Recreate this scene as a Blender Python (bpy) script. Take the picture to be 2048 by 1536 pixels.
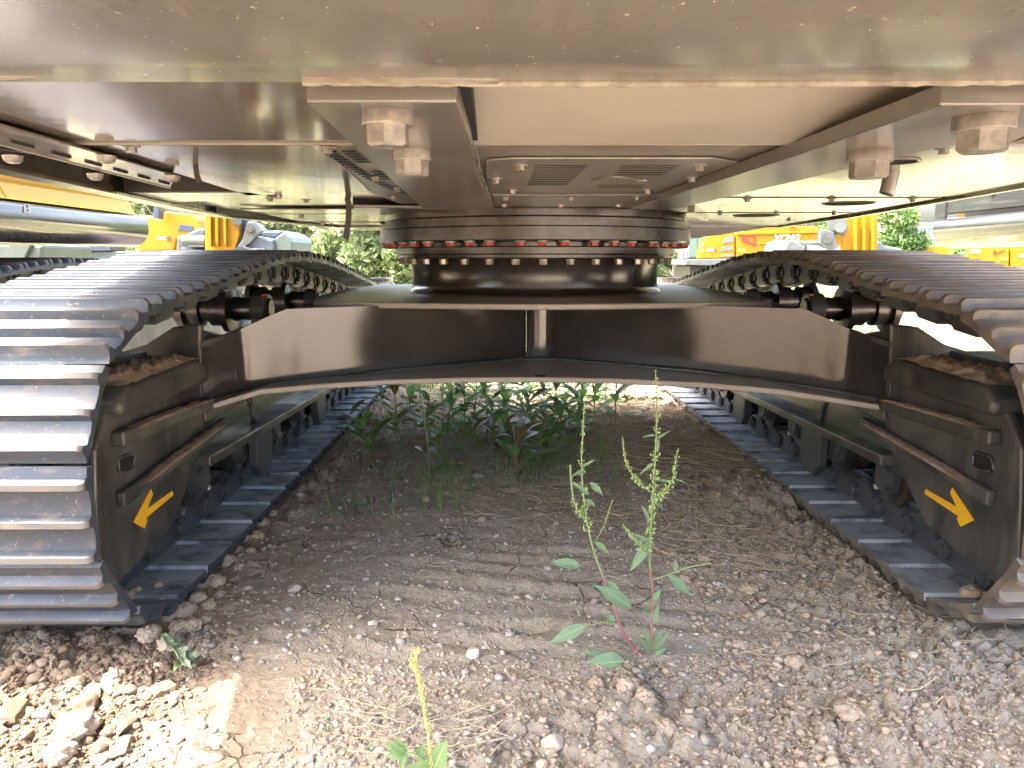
import bpy, bmesh, math, random
import numpy as np
from mathutils import Vector, Matrix
random.seed(7); RNG = np.random.default_rng(7)
for o in list(bpy.data.objects): bpy.data.objects.remove(o, do_unlink=True)
SC = bpy.context.scene; COL = SC.collection
PI = math.pi

# ---------------------------------------------------------------- camera
CAM_Z = 0.98; FPX = 1500.0; CX, CY = 1024.0, 768.0
PITCH = math.atan2(768-520, 1500.0); YAW = 0.006
cam_d = bpy.data.cameras.new('camera'); cam = bpy.data.objects.new('camera', cam_d); COL.objects.link(cam)
cam.location = (0, 0, CAM_Z); cam.rotation_euler = (PI/2-PITCH, 0, -YAW)
cam_d.sensor_width = 36; cam_d.lens = 36*FPX/2048; cam_d.clip_start = 0.02; cam_d.clip_end = 2000
SC.camera = cam
_f = Vector((math.sin(YAW)*math.cos(PITCH), math.cos(YAW)*math.cos(PITCH), -math.sin(PITCH)))
_r = Vector((math.cos(YAW), -math.sin(YAW), 0)); _u = _r.cross(_f); _C = Vector((0, 0, CAM_Z))
def ray(px, py): return _f + _r*((px-CX)/FPX) - _u*((py-CY)/FPX)
def Zp(px, py, z): d = ray(px, py); return _C + d*((z-CAM_Z)/d.z)       # point on the level z
def Yp(px, py, y): d = ray(px, py); return _C + d*(y/d.y)               # point on the upright plane at distance y
def Xp(px, py, x): d = ray(px, py); return _C + d*(x/d.x)

# ---------------------------------------------------------------- world, sun, exposure
SUN = Vector((-0.46, -0.11, 1.0)).normalized()
w = bpy.data.worlds.new('World'); SC.world = w; w.use_nodes = True
nt = w.node_tree; bg = nt.nodes['Background']
sky = nt.nodes.new('ShaderNodeTexSky'); sky.sky_type = 'NISHITA'; sky.sun_disc = False
sky.sun_elevation = math.asin(SUN.z); sky.sun_rotation = math.atan2(SUN.x, SUN.y)
sky.air_density = 1.0; sky.dust_density = 9.0; sky.ozone_density = 1.2
nt.links.new(sky.outputs[0], bg.inputs[0]); bg.inputs[1].default_value = 0.15
sd = bpy.data.lights.new('sun', 'SUN'); so = bpy.data.objects.new('sun', sd); COL.objects.link(so)
sd.energy = 2.0; sd.angle = math.radians(0.53); sd.color = (1.0, 0.95, 0.87)
so.rotation_euler = SUN.to_track_quat('Z', 'Y').to_euler(); so.location = (-6, -3, 12)
SC.render.engine = 'CYCLES'
try:
    SC.cycles.max_bounces = 10; SC.cycles.diffuse_bounces = 8; SC.cycles.glossy_bounces = 5
    SC.cycles.transparent_max_bounces = 6; SC.cycles.caustics_reflective = False
    SC.cycles.sample_clamp_indirect = 6
except Exception: pass
vs = SC.view_settings; vs.view_transform = 'Standard'; vs.look = 'None'; vs.gamma = 1; vs.exposure = 3.75
vs.use_curve_mapping = False

# ---------------------------------------------------------------- materials
def srgb(r, g, b):
    f = lambda c: (c/255/12.92 if c <= 10.3 else ((c/255+.055)/1.055)**2.4)
    return (f(r), f(g), f(b))
MATS = {}
def mat(name, col, rough=.5, metal=0., coat=0., coat_rough=.08, ior=1.5, var=(), bump=(), rnd=0., rvar=None, space='Object', trans=0., alpha=None):
    """var: (scale, colour, lo, hi[, stretch]) noise-masked second colours; bump: (scale, distance[, stretch])"""
    m = bpy.data.materials.new(name); m.use_nodes = True; t = m.node_tree; N = t.nodes; L = t.links
    b = N['Principled BSDF']; MATS[name] = m
    tc = N.new('ShaderNodeTexCoord'); oi = N.new('ShaderNodeObjectInfo')
    off = N.new('ShaderNodeVectorMath'); off.operation = 'MULTIPLY_ADD'
    if space == 'World':
        g = N.new('ShaderNodeNewGeometry'); src = g.outputs['Position']; vec = src
    else:
        src = tc.outputs['Object']
        L.new(oi.outputs['Random'], off.inputs[0]); off.inputs[1].default_value = (37, 71, 53); L.new(src, off.inputs[2]); vec = off.outputs[0]
    def coord(stretch):
        if not stretch: return vec
        mp = N.new('ShaderNodeVectorMath'); mp.operation = 'MULTIPLY'; L.new(vec, mp.inputs[0]); mp.inputs[1].default_value = stretch
        return mp.outputs[0]
    cur = None
    rgb = N.new('ShaderNodeRGB'); rgb.outputs[0].default_value = (*col, 1); cur = rgb.outputs[0]
    rr = N.new('ShaderNodeValue'); rr.outputs[0].default_value = rough; rcur = rr.outputs[0]
    for v in var:
        sc, c2, lo, hi = v[:4]; st = v[4] if len(v) > 4 else None; r2 = v[5] if len(v) > 5 else None
        mx_amt = v[6] if len(v) > 6 else 1.0
        n = N.new('ShaderNodeTexNoise'); n.inputs['Scale'].default_value = sc; n.inputs['Detail'].default_value = 6; n.inputs['Roughness'].default_value = .65
        L.new(coord(st), n.inputs['Vector'])
        mr = N.new('ShaderNodeMapRange'); mr.inputs[1].default_value = lo; mr.inputs[2].default_value = hi; mr.inputs[4].default_value = mx_amt
        L.new(n.outputs[0], mr.inputs[0])
        mx = N.new('ShaderNodeMix'); mx.data_type = 'RGBA'; L.new(mr.outputs[0], mx.inputs[0]); L.new(cur, mx.inputs[6]); mx.inputs[7].default_value = (*c2, 1)
        cur = mx.outputs[2]
        if r2 is not None:
            mf = N.new('ShaderNodeMix'); L.new(mr.outputs[0], mf.inputs[0]); L.new(rcur, mf.inputs[2]); mf.inputs[3].default_value = r2; rcur = mf.outputs[0]
    if rnd:
        hs = N.new('ShaderNodeHueSaturation'); mr = N.new('ShaderNodeMapRange'); mr.inputs[3].default_value = 1-rnd; mr.inputs[4].default_value = 1+rnd
        gi = N.new('ShaderNodeNewGeometry'); L.new(gi.outputs['Random Per Island'], mr.inputs[0]); L.new(mr.outputs[0], hs.inputs['Value']); L.new(cur, hs.inputs['Color']); cur = hs.outputs[0]
    L.new(cur, b.inputs['Base Color']); L.new(rcur, b.inputs['Roughness'])
    b.inputs['Metallic'].default_value = metal; b.inputs['IOR'].default_value = ior
    b.inputs['Coat Weight'].default_value = coat; b.inputs['Coat Roughness'].default_value = coat_rough
    prev = None
    for bp in bump:
        n = N.new('ShaderNodeTexNoise'); n.inputs['Scale'].default_value = bp[0]; n.inputs['Detail'].default_value = 5
        L.new(coord(bp[2] if len(bp) > 2 else None), n.inputs['Vector'])
        bn = N.new('ShaderNodeBump'); bn.inputs['Strength'].default_value = 1; bn.inputs['Distance'].default_value = bp[1]
        L.new(n.outputs[0], bn.inputs['Height'])
        if prev: L.new(prev, bn.inputs['Normal'])
        prev = bn.outputs[0]
    if prev: L.new(prev, b.inputs['Normal']); 
    if trans:
        tr = N.new('ShaderNodeBsdfTranslucent'); L.new(cur, tr.inputs[0]); ms = N.new('ShaderNodeMixShader'); ms.inputs[0].default_value = trans
        L.new(b.outputs[0], ms.inputs[1]); L.new(tr.outputs[0], ms.inputs[2]); L.new(ms.outputs[0], N['Material Output'].inputs['Surface'])
    return m

DUST = (.36, .27, .18)
m_under = mat('underside_paint', (.075, .067, .056), .12, ior=1.75, bump=[(3, .0016), (60, .00006)],
              var=[(2.2, (.20, .16, .115), .35, .75), (9, DUST, .58, .80, (1, .25, 1), .5, .5), (260, (.5, .42, .32), .74, .78, None, .6, .6)])
m_panel = mat('frame_panel_paint', (.145, .132, .114), .28, ior=1.6, bump=[(4, .001), (80, .00005)],
              var=[(3, (.24, .215, .18), .4, .7), (300, (.45, .38, .3), .76, .8, None, .6, .5)])
m_dustp = mat('dusty_lightened_tan_paint', (.28, .255, .215), .42, ior=1.5, bump=[(3, .001)], var=[(2, (.33, .30, .25), .4, .7)])  # dusty tan, lightened to stand for ground light reflected on this panel
m_cwside = mat('glossy_rear_panel_paint', (.13, .115, .095), .10, ior=2.0, bump=[(2.0, .0012), (14, .0003, (.3, 1, 1))], var=[(5, (.12, .10, .08), .5, .8), (200, (.4, .35, .28), .73, .78, (.4, 1, 1), .6, .6)])
m_gird = mat('girder_paint', (.105, .096, .084), .22, ior=1.7, bump=[(5, .0008), (120, .00008)],
             var=[(4, (.145, .13, .112), .4, .7), (240, (.45, .37, .28), .72, .77, None, .6, .6)])
m_cwt = mat('counterweight_paint', (.115, .108, .097), .20, ior=1.7, bump=[(3, .0012), (40, .00012)],
            var=[(2, (.165, .152, .134), .35, .7), (110, (.62, .54, .44), .665, .71, (1, .6, 1), .6, .6), (38, (.21, .19, .165), .5, .8, (1, .05, .05), None, .55), (14, (.105, .095, .085), .5, .75, (1, .12, 1), .3, .6)])
m_rough = mat('weld_dust', (.26, .23, .19), .7, bump=[(90, .002)], var=[(30, (.17, .14, .11), .45, .6)])
m_beam = mat('carbody_paint', (.026, .025, .026), .10, ior=1.55, bump=[(140, .00008), (3, .0002)],
             var=[(3, (.045, .04, .036), .4, .7), (200, (.2, .17, .14), .75, .79, None, .5, .5)])
m_beamtop = mat('carbody_dusty_lightened_paint', (.20, .185, .16), .38, bump=[(120, .0002)], var=[(3, (.27, .24, .20), .4, .7), (160, (.34, .3, .25), .68, .76)])  # dust, with the base lightened to stand for the reflected underside
m_frame = mat('track_frame_paint', (.030, .031, .031), .28, ior=1.6, bump=[(90, .0002), (6, .0008)],
              var=[(3, (.060, .059, .055), .40, .62, None, .6), (7, (.13, .117, .096), .50, .70, (1, 1, .45), .8, .55), (40, (.12, .11, .095), .52, .64, (1, 1, .12), None, .45), (220, (.25, .2, .15), .70, .76, None, .8, .6)])
m_frame2 = mat('track_frame_inner_paint', (.075, .080, .060), .14, ior=1.7, bump=[(5, .0007)], var=[(4, (.08, .078, .06), .45, .7)])
m_shoe = mat('track_shoe_paint', (.038, .050, .068), .36, ior=1.5, bump=[(160, .0002), (12, .0012)],
             var=[(7, (.045, .053, .064), .42, .60, None, .5), (28, (.13, .12, .105), .54, .70, (.4, 1, 1), .55, .75), (90, (.26, .23, .20), .62, .68, None, .6, .7), (11, (.17, .12, .08), .60, .78, None, .9, .7)])
m_shoe_in = mat('shade_lifted_shoe_paint', (.33, .36, .39), .6, ior=1.4, bump=[(160, .0002), (8, .001)],  # inner shoe faces lightened in colour to offset the shade there
             var=[(9, (.085, .10, .115), .45, .65), (14, (.20, .15, .10), .66, .84, None, .9, .6), (130, (.26, .19, .12), .70, .74, None, .9, .7)])
m_edge = mat('worn_grouser_edge', (.17, .16, .15), .45, metal=.1, bump=[(120, .0006)],
             var=[(20, (.12, .12, .125), .5, .66, (.3, 1, 1)), (14, (.30, .21, .13), .55, .75, None, .9)])
m_shoe_r = mat('dusty_track_shoe_paint', (.10, .088, .074), .45, ior=1.55, bump=[(160, .0003), (12, .0012)],
             var=[(7, (.17, .145, .115), .42, .60, None, .7), (30, (.28, .24, .19), .55, .72, (.4, 1, 1), .7, .7), (11, (.28, .18, .10), .58, .78, None, .9, .7)])
m_edge_r = mat('dusty_grouser_edge', (.24, .205, .165), .5, metal=.2, bump=[(120, .0008)],
             var=[(24, (.09, .08, .075), .5, .6, (.3, 1, 1)), (14, (.34, .22, .12), .52, .7, None, .9)])
m_link = mat('chain_link_paint', (.055, .060, .066), .45, ior=1.45, bump=[(80, .0004)], var=[(20, (.08, .075, .07), .5, .75)])
m_black = mat('black_shade_and_print', (.004, .004, .004), .8)  # flat black painted for the shade inside openings; also label print
m_dark = mat('dark_interior_paint', (.018, .016, .014), .45)
m_ring = mat('slewing_ring_paint', (.032, .028, .025), .20, ior=1.65, bump=[(30, .0004, (1, 1, .15)), (160, .0001)], var=[(6, (.07, .06, .05), .4, .7)])
m_bolt = mat('painted_bolt', (.13, .12, .105), .24, ior=1.75, bump=[(70, .0008)], var=[(40, (.25, .22, .19), .4, .7)])
m_zinc = mat('zinc_bolt', (.42, .37, .30), .30, metal=.5, bump=[(200, .0002)])
m_red = mat('red_marking_paint', (.50, .045, .018), .35, var=[(70, (.16, .05, .03), .5, .62)])
m_roll = mat('roller_steel', (.030, .028, .026), .28, metal=.3, ior=1.7, var=[(14, (.10, .075, .05), .5, .7)])
m_yel = mat('yellow_arrow_film', (.78, .43, .02), .35)
m_silver = mat('silver_bolt_head', (.34, .34, .33), .4, metal=.4)
# ---------------------------------------------------------------- object helpers
def tag(o, label=None, cat=None, group=None, kind=None):
    if label: o['label'] = label
    if cat: o['category'] = cat
    if group: o['group'] = group
    if kind: o['kind'] = kind
    return o
def thing(name, label, cat, loc=(0, 0, 0), rz=0, group=None):
    o = bpy.data.objects.new(name, None); COL.objects.link(o); o.location = loc; o.rotation_euler = (0, 0, rz); o.empty_display_size = .1
    return tag(o, label, cat, group)
def wmat(o):
    m = o.matrix_basis.copy()
    if o.parent: m = wmat(o.parent) @ o.matrix_parent_inverse @ m
    return m
def setpar(o, p, keep=True):
    o.parent = p
    if keep: o.matrix_parent_inverse = wmat(p).inverted()
class MB:
    def __init__(s): s.v = []; s.f = []; s.m = []
    def add(s, vs, fs, mi=0):
        b = len(s.v); s.v += [tuple(v) for v in vs]; s.f += [tuple(b+i for i in f) for f in fs]; s.m += [mi]*len(fs); return s
    def prism(s, poly, vec, mi=0):
        n = len(poly); vec = Vector(vec); a = [Vector(p) for p in poly]; b = [p+vec for p in a]
        nor = Vector((0, 0, 0))
        for i in range(n): nor += a[i].cross(a[(i+1) % n])
        if nor.dot(vec) > 0: a.reverse(); b.reverse()
        return s.add(a+b, [tuple(range(n)), tuple(reversed(range(n, 2*n)))] + [((i+1) % n, i, n+i, n+(i+1) % n) for i in range(n)], mi)
    def box(s, x0, x1, y0, y1, z0, z1, mi=0):
        return s.prism([(x0, y0, z0), (x1, y0, z0), (x1, y1, z0), (x0, y1, z0)], (0, 0, z1-z0), mi)
    def bar(s, a, b, w, h, up=(0, 0, 1), mi=0):
        a = Vector(a); b = Vector(b); d = (b-a).normalized(); up = Vector(up); r = d.cross(up).normalized(); u = r.cross(d)
        return s.prism([a+r*w/2+u*h/2, a-r*w/2+u*h/2, a-r*w/2-u*h/2, a+r*w/2-u*h/2], b-a, mi)
    def cyl(s, a, b, r0, r1=None, n=16, mi=0, cap=True):
        a = Vector(a); b = Vector(b); r1 = r0 if r1 is None else r1; d = (b-a).normalized()
        t = Vector((0, 0, 1)) if abs(d.z) < .9 else Vector((1, 0, 0)); p = d.cross(t).normalized(); q = d.cross(p)
        vs = []
        for c, r in ((a, r0), (b, r1)):
            for i in range(n):
                an = 2*PI*i/n; vs.append(c+(p*math.cos(an)+q*math.sin(an))*r)
        fs = [(i, (i+1) % n, n+(i+1) % n, n+i) for i in range(n)]
        if cap: fs += [tuple(reversed(range(n))), tuple(range(n, 2*n))]
        return s.add(vs, fs, mi)
    def tube(s, pts, rad, n=6, mi=0):
        pts = [Vector(p) for p in pts]; k = len(pts); vs = []
        for j, c in enumerate(pts):
            d = (pts[min(j+1, k-1)]-pts[max(j-1, 0)]).normalized()
            t = Vector((0, 0, 1)) if abs(d.z) < .9 else Vector((1, 0, 0)); p = d.cross(t).normalized(); q = d.cross(p)
            r = rad[j] if isinstance(rad, (list, tuple)) else rad
            for i in range(n): an = 2*PI*i/n; vs.append(c+(p*math.cos(an)+q*math.sin(an))*r)
        fs = [(j*n+i, j*n+(i+1) % n, (j+1)*n+(i+1) % n, (j+1)*n+i) for j in range(k-1) for i in range(n)]
        fs += [tuple(reversed(range(n))), tuple(range((k-1)*n, k*n))]
        return s.add(vs, fs, mi)
    def lathe(s, prof, c, n=64, mi=0, axis='Z'):
        c = Vector(c); k = len(prof); vs = []
        for (r, h) in prof:
            for i in range(n):
                an = 2*PI*i/n; a, b = r*math.cos(an), r*math.sin(an)
                vs.append(c+(Vector((a, b, h)) if axis == 'Z' else Vector((h, a, b)) if axis == 'X' else Vector((b, h, a))))
        fs = [(j*n+i, j*n+(i+1) % n, (j+1)*n+(i+1) % n, (j+1)*n+i) for j in range(k-1) for i in range(n)]
        return s.add(vs, fs, mi)
    def mesh(s, name, mats, smooth=None):
        me = bpy.data.meshes.new(name); me.from_pydata(s.v, [], s.f)
        for m in (mats if isinstance(mats, (list, tuple)) else [mats]): me.materials.append(m)
        if len(set(s.m)) > 1: me.polygons.foreach_set('material_index', s.m)
        bm = bmesh.new(); bm.from_mesh(me); bmesh.ops.recalc_face_normals(bm, faces=bm.faces); bm.to_mesh(me); bm.free()
        if smooth is not None:
            me.polygons.foreach_set('use_smooth', [True]*len(me.polygons)); me.set_sharp_from_angle(angle=math.radians(smooth))
        me.update(); return me
    def build(s, name, mats, parent=None, smooth=None, bevel=0, seg=2, keep=True):
        o = bpy.data.objects.new(name, s.mesh(name, mats, smooth)); COL.objects.link(o)
        if parent: setpar(o, parent, keep)
        if bevel:
            md = o.modifiers.new('bevel', 'BEVEL'); md.width = bevel; md.segments = seg; md.limit_method = 'ANGLE'; md.angle_limit = math.radians(40)
            md.harden_normals = False
        return o
def inst(me, name, parent, M=None, keep=True):
    o = bpy.data.objects.new(name, me); COL.objects.link(o)
    if M is not None: o.matrix_basis = M
    if parent: setpar(o, parent, keep)
    return o
def hexbolt_mesh(name, mats, rw, tw, rh, th, red=False):
    """washer up to the plane z=0, head hanging below it"""
    b = MB(); b.lathe([(0, 0), (rw*.97, 0), (rw, -tw*.1), (rw, -tw*.9), (rw*.96, -tw), (0, -tw)], (0, 0, 0), 32)
    h = MB(); vs = []
    for r, z in ((rh, -tw), (rh, -tw-th*.86), (rh*.86, -tw-th)):
        for i in range(6): an = PI/3*i+.3; vs.append((r*math.cos(an), r*math.sin(an), z))
    fs = [(i, (i+1) % 6, 6+(i+1) % 6, 6+i) for i in range(6)]+[(6+i, 6+(i+1) % 6, 12+(i+1) % 6, 12+i) for i in range(6)]+[tuple(range(12, 18))]
    b.add(vs, fs, 1 if red else 0)
    return b.mesh(name, mats, 35)
def textobj(txt, parent, origin, ux, uy, h, m, extr=.002, shear=0, bold=0, name='lettering'):
    cu = bpy.data.curves.new(name, 'FONT'); cu.body = txt; cu.size = 1; cu.shear = shear; cu.offset = bold; cu.resolution_u = 3
    tmp = bpy.data.objects.new(name, cu); COL.objects.link(tmp)
    bpy.context.view_layer.update()
    me = bpy.data.meshes.new_from_object(tmp.evaluated_get(bpy.context.evaluated_depsgraph_get()))
    bpy.data.objects.remove(tmp); 
    xs = [v.co.x for v in me.vertices]; ys = [v.co.y for v in me.vertices]
    w0, h0 = max(xs)-min(xs), max(ys)-min(ys); s = h/h0
    ux = Vector(ux); uy = Vector(uy).normalized(); W = ux.length; ux = ux.normalized(); nn = ux.cross(uy)
    for v in me.vertices:
        a = (v.co.x-min(xs))/w0*W; b = (v.co.y-min(ys))*s; v.co = Vector(origin)+ux*a+uy*b
    me.materials.clear(); me.materials.append(m); me.name = name
    o = bpy.data.objects.new(name, me); COL.objects.link(o); setpar(o, parent)
    return o
# numpy value noise
def _h(ix, iy, s=0):
    n = (ix.astype(np.int64)*374761393 + iy.astype(np.int64)*668265263 + s*1442695041) & 0x7fffffff
    n = ((n ^ (n >> 13))*1274126177) & 0x7fffffff
    return ((n ^ (n >> 16)) & 0xffff)/65535.0
def vnoise(x, y, s=0):
    ix = np.floor(x); iy = np.floor(y); fx = x-ix; fy = y-iy; ux = fx*fx*(3-2*fx); uy = fy*fy*(3-2*fy)
    a = _h(ix, iy, s); b = _h(ix+1, iy, s); c = _h(ix, iy+1, s); d = _h(ix+1, iy+1, s)
    return a+(b-a)*ux+(c-a)*uy+(a-b-c+d)*ux*uy
def fbm(x, y, o=4, s=0):
    r = 0; a = .5
    for i in range(o): r = r+a*vnoise(x*2**i+i*17.3, y*2**i-i*9.1, s+i); a *= .5
    return r
def clods(x, y, s=0, dens=1.):
    """rounded lumps: returns height 0..1"""
    ix = np.floor(x); iy = np.floor(y); best = np.zeros_like(x)
    for dx in (-1, 0, 1):
        for dy in (-1, 0, 1):
            jx, jy = ix+dx, iy+dy; cx = jx+_h(jx, jy, s); cy = jy+_h(jx, jy, s+5); r = .25+.5*_h(jx, jy, s+9)
            keep = _h(jx, jy, s+11) < dens
            d = np.sqrt((x-cx)**2+(y-cy)**2)/r
            best = np.maximum(best, np.where(keep, np.sqrt(np.clip(1-d*d, 0, 1))*r*1.3, 0))
    return best
# ---------------------------------------------------------------- ground
MX = 0.124                                   # centre line of the big machine
TRL, TRR = MX-1.334, MX+1.334                # centres of the two tracks
def ground_h(x, y):
    base = .016*(fbm(x*1.3+5, y*1.3, 4)-.5)
    # the soil pushed up beside the tracks
    right = np.clip((x-.55)/.45, 0, 1)*np.clip((1.35-x)/.1, 0, 1)
    left = np.exp(-((x+.84)/.07)**2)
    lowleft = np.clip((-.75-x)/.2, 0, 1)*np.clip((1.95-y)/.25, 0, 1)
    near = np.clip((1.62-y+.15*np.sin(x*3))/.25, 0, 1)
    farz = np.clip((y-2.5)/.8, 0, 1)
    rough = np.clip(.22+.9*right+.5*left+1.0*lowleft+.85*near*np.clip((x+.45)/.4, 0, 1)+.35*farz, 0, 1.3)
    c1 = clods(x*11, y*11, 1, .35); c2 = clods(x*24, y*24, 3, .6); c3 = clods(x*52, y*52, 4, .7); c4 = clods(x*105, y*105, 6, .7)
    wx = x+.02*(fbm(x*20, y*20, 3, 8)-.5); 
    h = base + rough*(.030*c1*(vnoise(x*3, y*3, 21) > .45) + .018*c2 + .010*c3) + .0042*c4*(.35+.65*rough) + .0028*clods(wx*190, y*190, 12, .6)
    h += .012*(fbm(x*14, y*14, 4, 30)-.5)*(.6+rough)+.0035*(fbm(x*75, y*75, 3, 33)-.5)
    # drag marks of the ground between the tracks
    tr = np.exp(-((y-2.15)/.5)**2)*np.exp(-((x-.0)/.7)**2)
    h += .011*tr*np.sin((y*1.0+x*.22+.05*vnoise(x*4, y*4, 40))*58)*vnoise(x*5, y*9, 41)
    # shallow crack plates
    # pressed flat under the shoes
    for cx in (TRL, TRR):
        under = np.clip((.31-np.abs(x-cx))/.03, 0, 1)*np.clip((y-1.86)/.05, 0, 1)*np.clip((6.3-y)/.05, 0, 1)
        h = h*(1-under)+under*(-.004)
    return h
def axis(segs):
    out = []
    for a, b, n in segs: out += list(np.linspace(a, b, n, endpoint=False))
    return np.array(out+[segs[-1][1]])
gx = axis([(-400, -20, 12), (-20, -4, 30), (-4, -1.6, 80), (-1.6, 1.9, 620), (1.9, 4.2, 80), (4.2, 20, 30), (20, 400, 12)])
gy = axis([(-300, -20, 10), (-20, -2, 20), (-2, 1.15, 60), (1.15, 1.8, 190), (1.8, 2.6, 160), (2.6, 4, 170), (4, 7, 190), (7, 12, 90), (12, 30, 50), (30, 400, 16)])
X, Y = np.meshgrid(gx, gy); H = ground_h(X, Y)
fade = np.clip((14-np.abs(X))/6, 0, 1)*np.clip((20-np.abs(Y))/8, 0, 1); H = H*fade
# the yard rises a little towards the machines and bushes at the back
H = H+np.clip((Y-9)/30, 0, 1)*.35+np.clip((Y-60)/200, 0, 1)*2
ny, nx = X.shape
me = bpy.data.meshes.new('ground'); nv = nx*ny
me.vertices.add(nv); me.vertices.foreach_set('co', np.stack([X.ravel(), Y.ravel(), H.ravel()], 1).astype(np.float32).ravel())
i0 = (np.arange(ny-1)[:, None]*nx+np.arange(nx-1)[None]).ravel(); q = np.stack([i0, i0+1, i0+nx+1, i0+nx], 1)
me.loops.add(q.size); me.loops.foreach_set('vertex_index', q.ravel().astype(np.int32)); me.polygons.add(len(q))
me.polygons.foreach_set('loop_start', (np.arange(len(q))*4).astype(np.int32)); me.polygons.foreach_set('loop_total', np.full(len(q), 4, np.int32))
me.polygons.foreach_set('use_smooth', np.ones(len(q), bool)); me.update(calc_edges=True)
g = bpy.data.objects.new('ground', me); COL.objects.link(g); tag(g, 'dry grey-tan cracked soil of the yard with brown clods', None, None, 'structure')
def gh(x, y): return float(ground_h(np.array([float(x)]), np.array([float(y)]))[0])

def ground_mat():
    m = bpy.data.materials.new('dry_soil'); m.use_nodes = True; t = m.node_tree; N = t.nodes; L = t.links; b = N['Principled BSDF']
    geo = N.new('ShaderNodeNewGeometry'); P = geo.outputs['Position']
    def noise(sc, det=6, ro=.65, dist=0, st=None):
        n = N.new('ShaderNodeTexNoise'); n.inputs['Scale'].default_value = sc; n.inputs['Detail'].default_value = det; n.inputs['Roughness'].default_value = ro; n.inputs['Distortion'].default_value = dist
        if st:
            mp = N.new('ShaderNodeVectorMath'); mp.operation = 'MULTIPLY'; mp.inputs[1].default_value = st; L.new(P, mp.inputs[0]); L.new(mp.outputs[0], n.inputs['Vector'])
        else: L.new(P, n.inputs['Vector'])
        return n.outputs[0]
    def rng(v, lo, hi, a=0, c=1):
        r = N.new('ShaderNodeMapRange'); r.inputs[1].default_value = lo; r.inputs[2].default_value = hi; r.inputs[3].default_value = a; r.inputs[4].default_value = c; L.new(v, r.inputs[0]); return r.outputs[0]
    def mix(f, a, c, mode='MIX'):
        x = N.new('ShaderNodeMix'); x.data_type = 'RGBA'; x.blend_type = mode
        if isinstance(f, float): x.inputs[0].default_value = f
        else: L.new(f, x.inputs[0])
        for s, v in ((6, a), (7, c)):
            if isinstance(v, tuple): x.inputs[s].default_value = (*v, 1)
            else: L.new(v, x.inputs[s])
        return x.outputs[2]
    def mul(a, c):
        x = N.new('ShaderNodeMath'); x.operation = 'MULTIPLY'; L.new(a, x.inputs[0])
        if isinstance(c, float): x.inputs[1].default_value = c
        else: L.new(c, x.inputs[1])
        return x.outputs[0]
    def add(a, c):
        x = N.new('ShaderNodeMath'); x.operation = 'ADD'; x.use_clamp = True; L.new(a, x.inputs[0]); L.new(c, x.inputs[1]); return x.outputs[0]
    sep = N.new('ShaderNodeSeparateXYZ'); L.new(P, sep.inputs[0])
    grey, tan, brown, orange, dark = (.45, .395, .315), (.45, .37, .275), (.46, .385, .295), (.38, .265, .17), (.22, .185, .15)
    c = mix(rng(noise(2.1), .40, .62), grey, tan)
    # browner soil under the machine, lightened against its shade, orange earth at the left and far away
    fy = rng(sep.outputs[1], 1.9, 2.9); br = mul(fy, rng(noise(1.6), .30, .55))
    c = mix(br, c, brown)
    lx = rng(sep.outputs[0], -.35, -.85); org = mul(add(mul(lx, rng(noise(3), .32, .55)), mul(rng(sep.outputs[1], 2.9, 4.2), rng(noise(2.6), .35, .6))), .8)
    c = mix(org, c, orange)
    c = mix(mul(mul(rng(sep.outputs[0], -.40, -.70), rng(sep.outputs[1], 1.75, 1.55)), .9), c, (.17, .12, .075))  # soil colour darkened on the sunlit patch to hold back its glare
    c = mix(rng(noise(6, 8, .75), .52, .72), c, (.46, .39, .30))
    c = mix(mul(rng(noise(38, 6, .8), .50, .66), .55), c, dark)
    c = mix(mul(rng(noise(120, 4, .8), .55, .72), .5), c, (.50, .45, .38))
    # pebbles seen as flat specks of grey and white
    vo = N.new('ShaderNodeTexVoronoi'); vo.inputs['Scale'].default_value = 85; L.new(P, vo.inputs['Vector'])
    spk = mul(rng(vo.outputs['Distance'], .30, .24), rng(vo.outputs['Color'], .72, .74))
    cr = N.new('ShaderNodeValToRGB'); cr.color_ramp.elements[0].color = (.16, .15, .14, 1); cr.color_ramp.elements[1].color = (.46, .42, .36, 1)
    sp = N.new('ShaderNodeSeparateColor'); L.new(vo.outputs['Color'], sp.inputs[0]); L.new(sp.outputs[1], cr.inputs[0])
    c = mix(spk, c, cr.outputs[0])
    # cracks
    wv = N.new('ShaderNodeTexNoise'); wv.inputs['Scale'].default_value = 9; wv.inputs['Detail'].default_value = 5; L.new(P, wv.inputs['Vector'])
    wa = N.new('ShaderNodeVectorMath'); wa.operation = 'MULTIPLY_ADD'; L.new(wv.outputs['Color'], wa.inputs[0]); wa.inputs[1].default_value = (.09, .09, .0); L.new(P, wa.inputs[2])
    vc = N.new('ShaderNodeTexVoronoi'); vc.feature = 'DISTANCE_TO_EDGE'; vc.inputs['Scale'].default_value = 8.5; L.new(wa.outputs[0], vc.inputs['Vector'])
    ck = mul(rng(vc.outputs['Distance'], .028, .006), rng(noise(2.7, 3), .50, .60))
    c = mix(mul(ck, .6), c, (.06, .045, .03))
    c = mix(mul(rng(sep.outputs[1], 4.9, 6.0), rng(noise(1.7, 5), .44, .56)), c, (.12, .15, .045))
    c = mix(mul(rng(sep.outputs[1], 6.5, 10.0), rng(noise(.6, 5), .30, .50)), c, (.155, .15, .085))
    L.new(c, b.inputs['Base Color']); b.inputs['Roughness'].default_value = .95; b.inputs['Specular IOR Level'].default_value = .15
    b1 = N.new('ShaderNodeBump'); b1.inputs['Distance'].default_value = .010; L.new(noise(45, 8, .8), b1.inputs['Height'])
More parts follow.
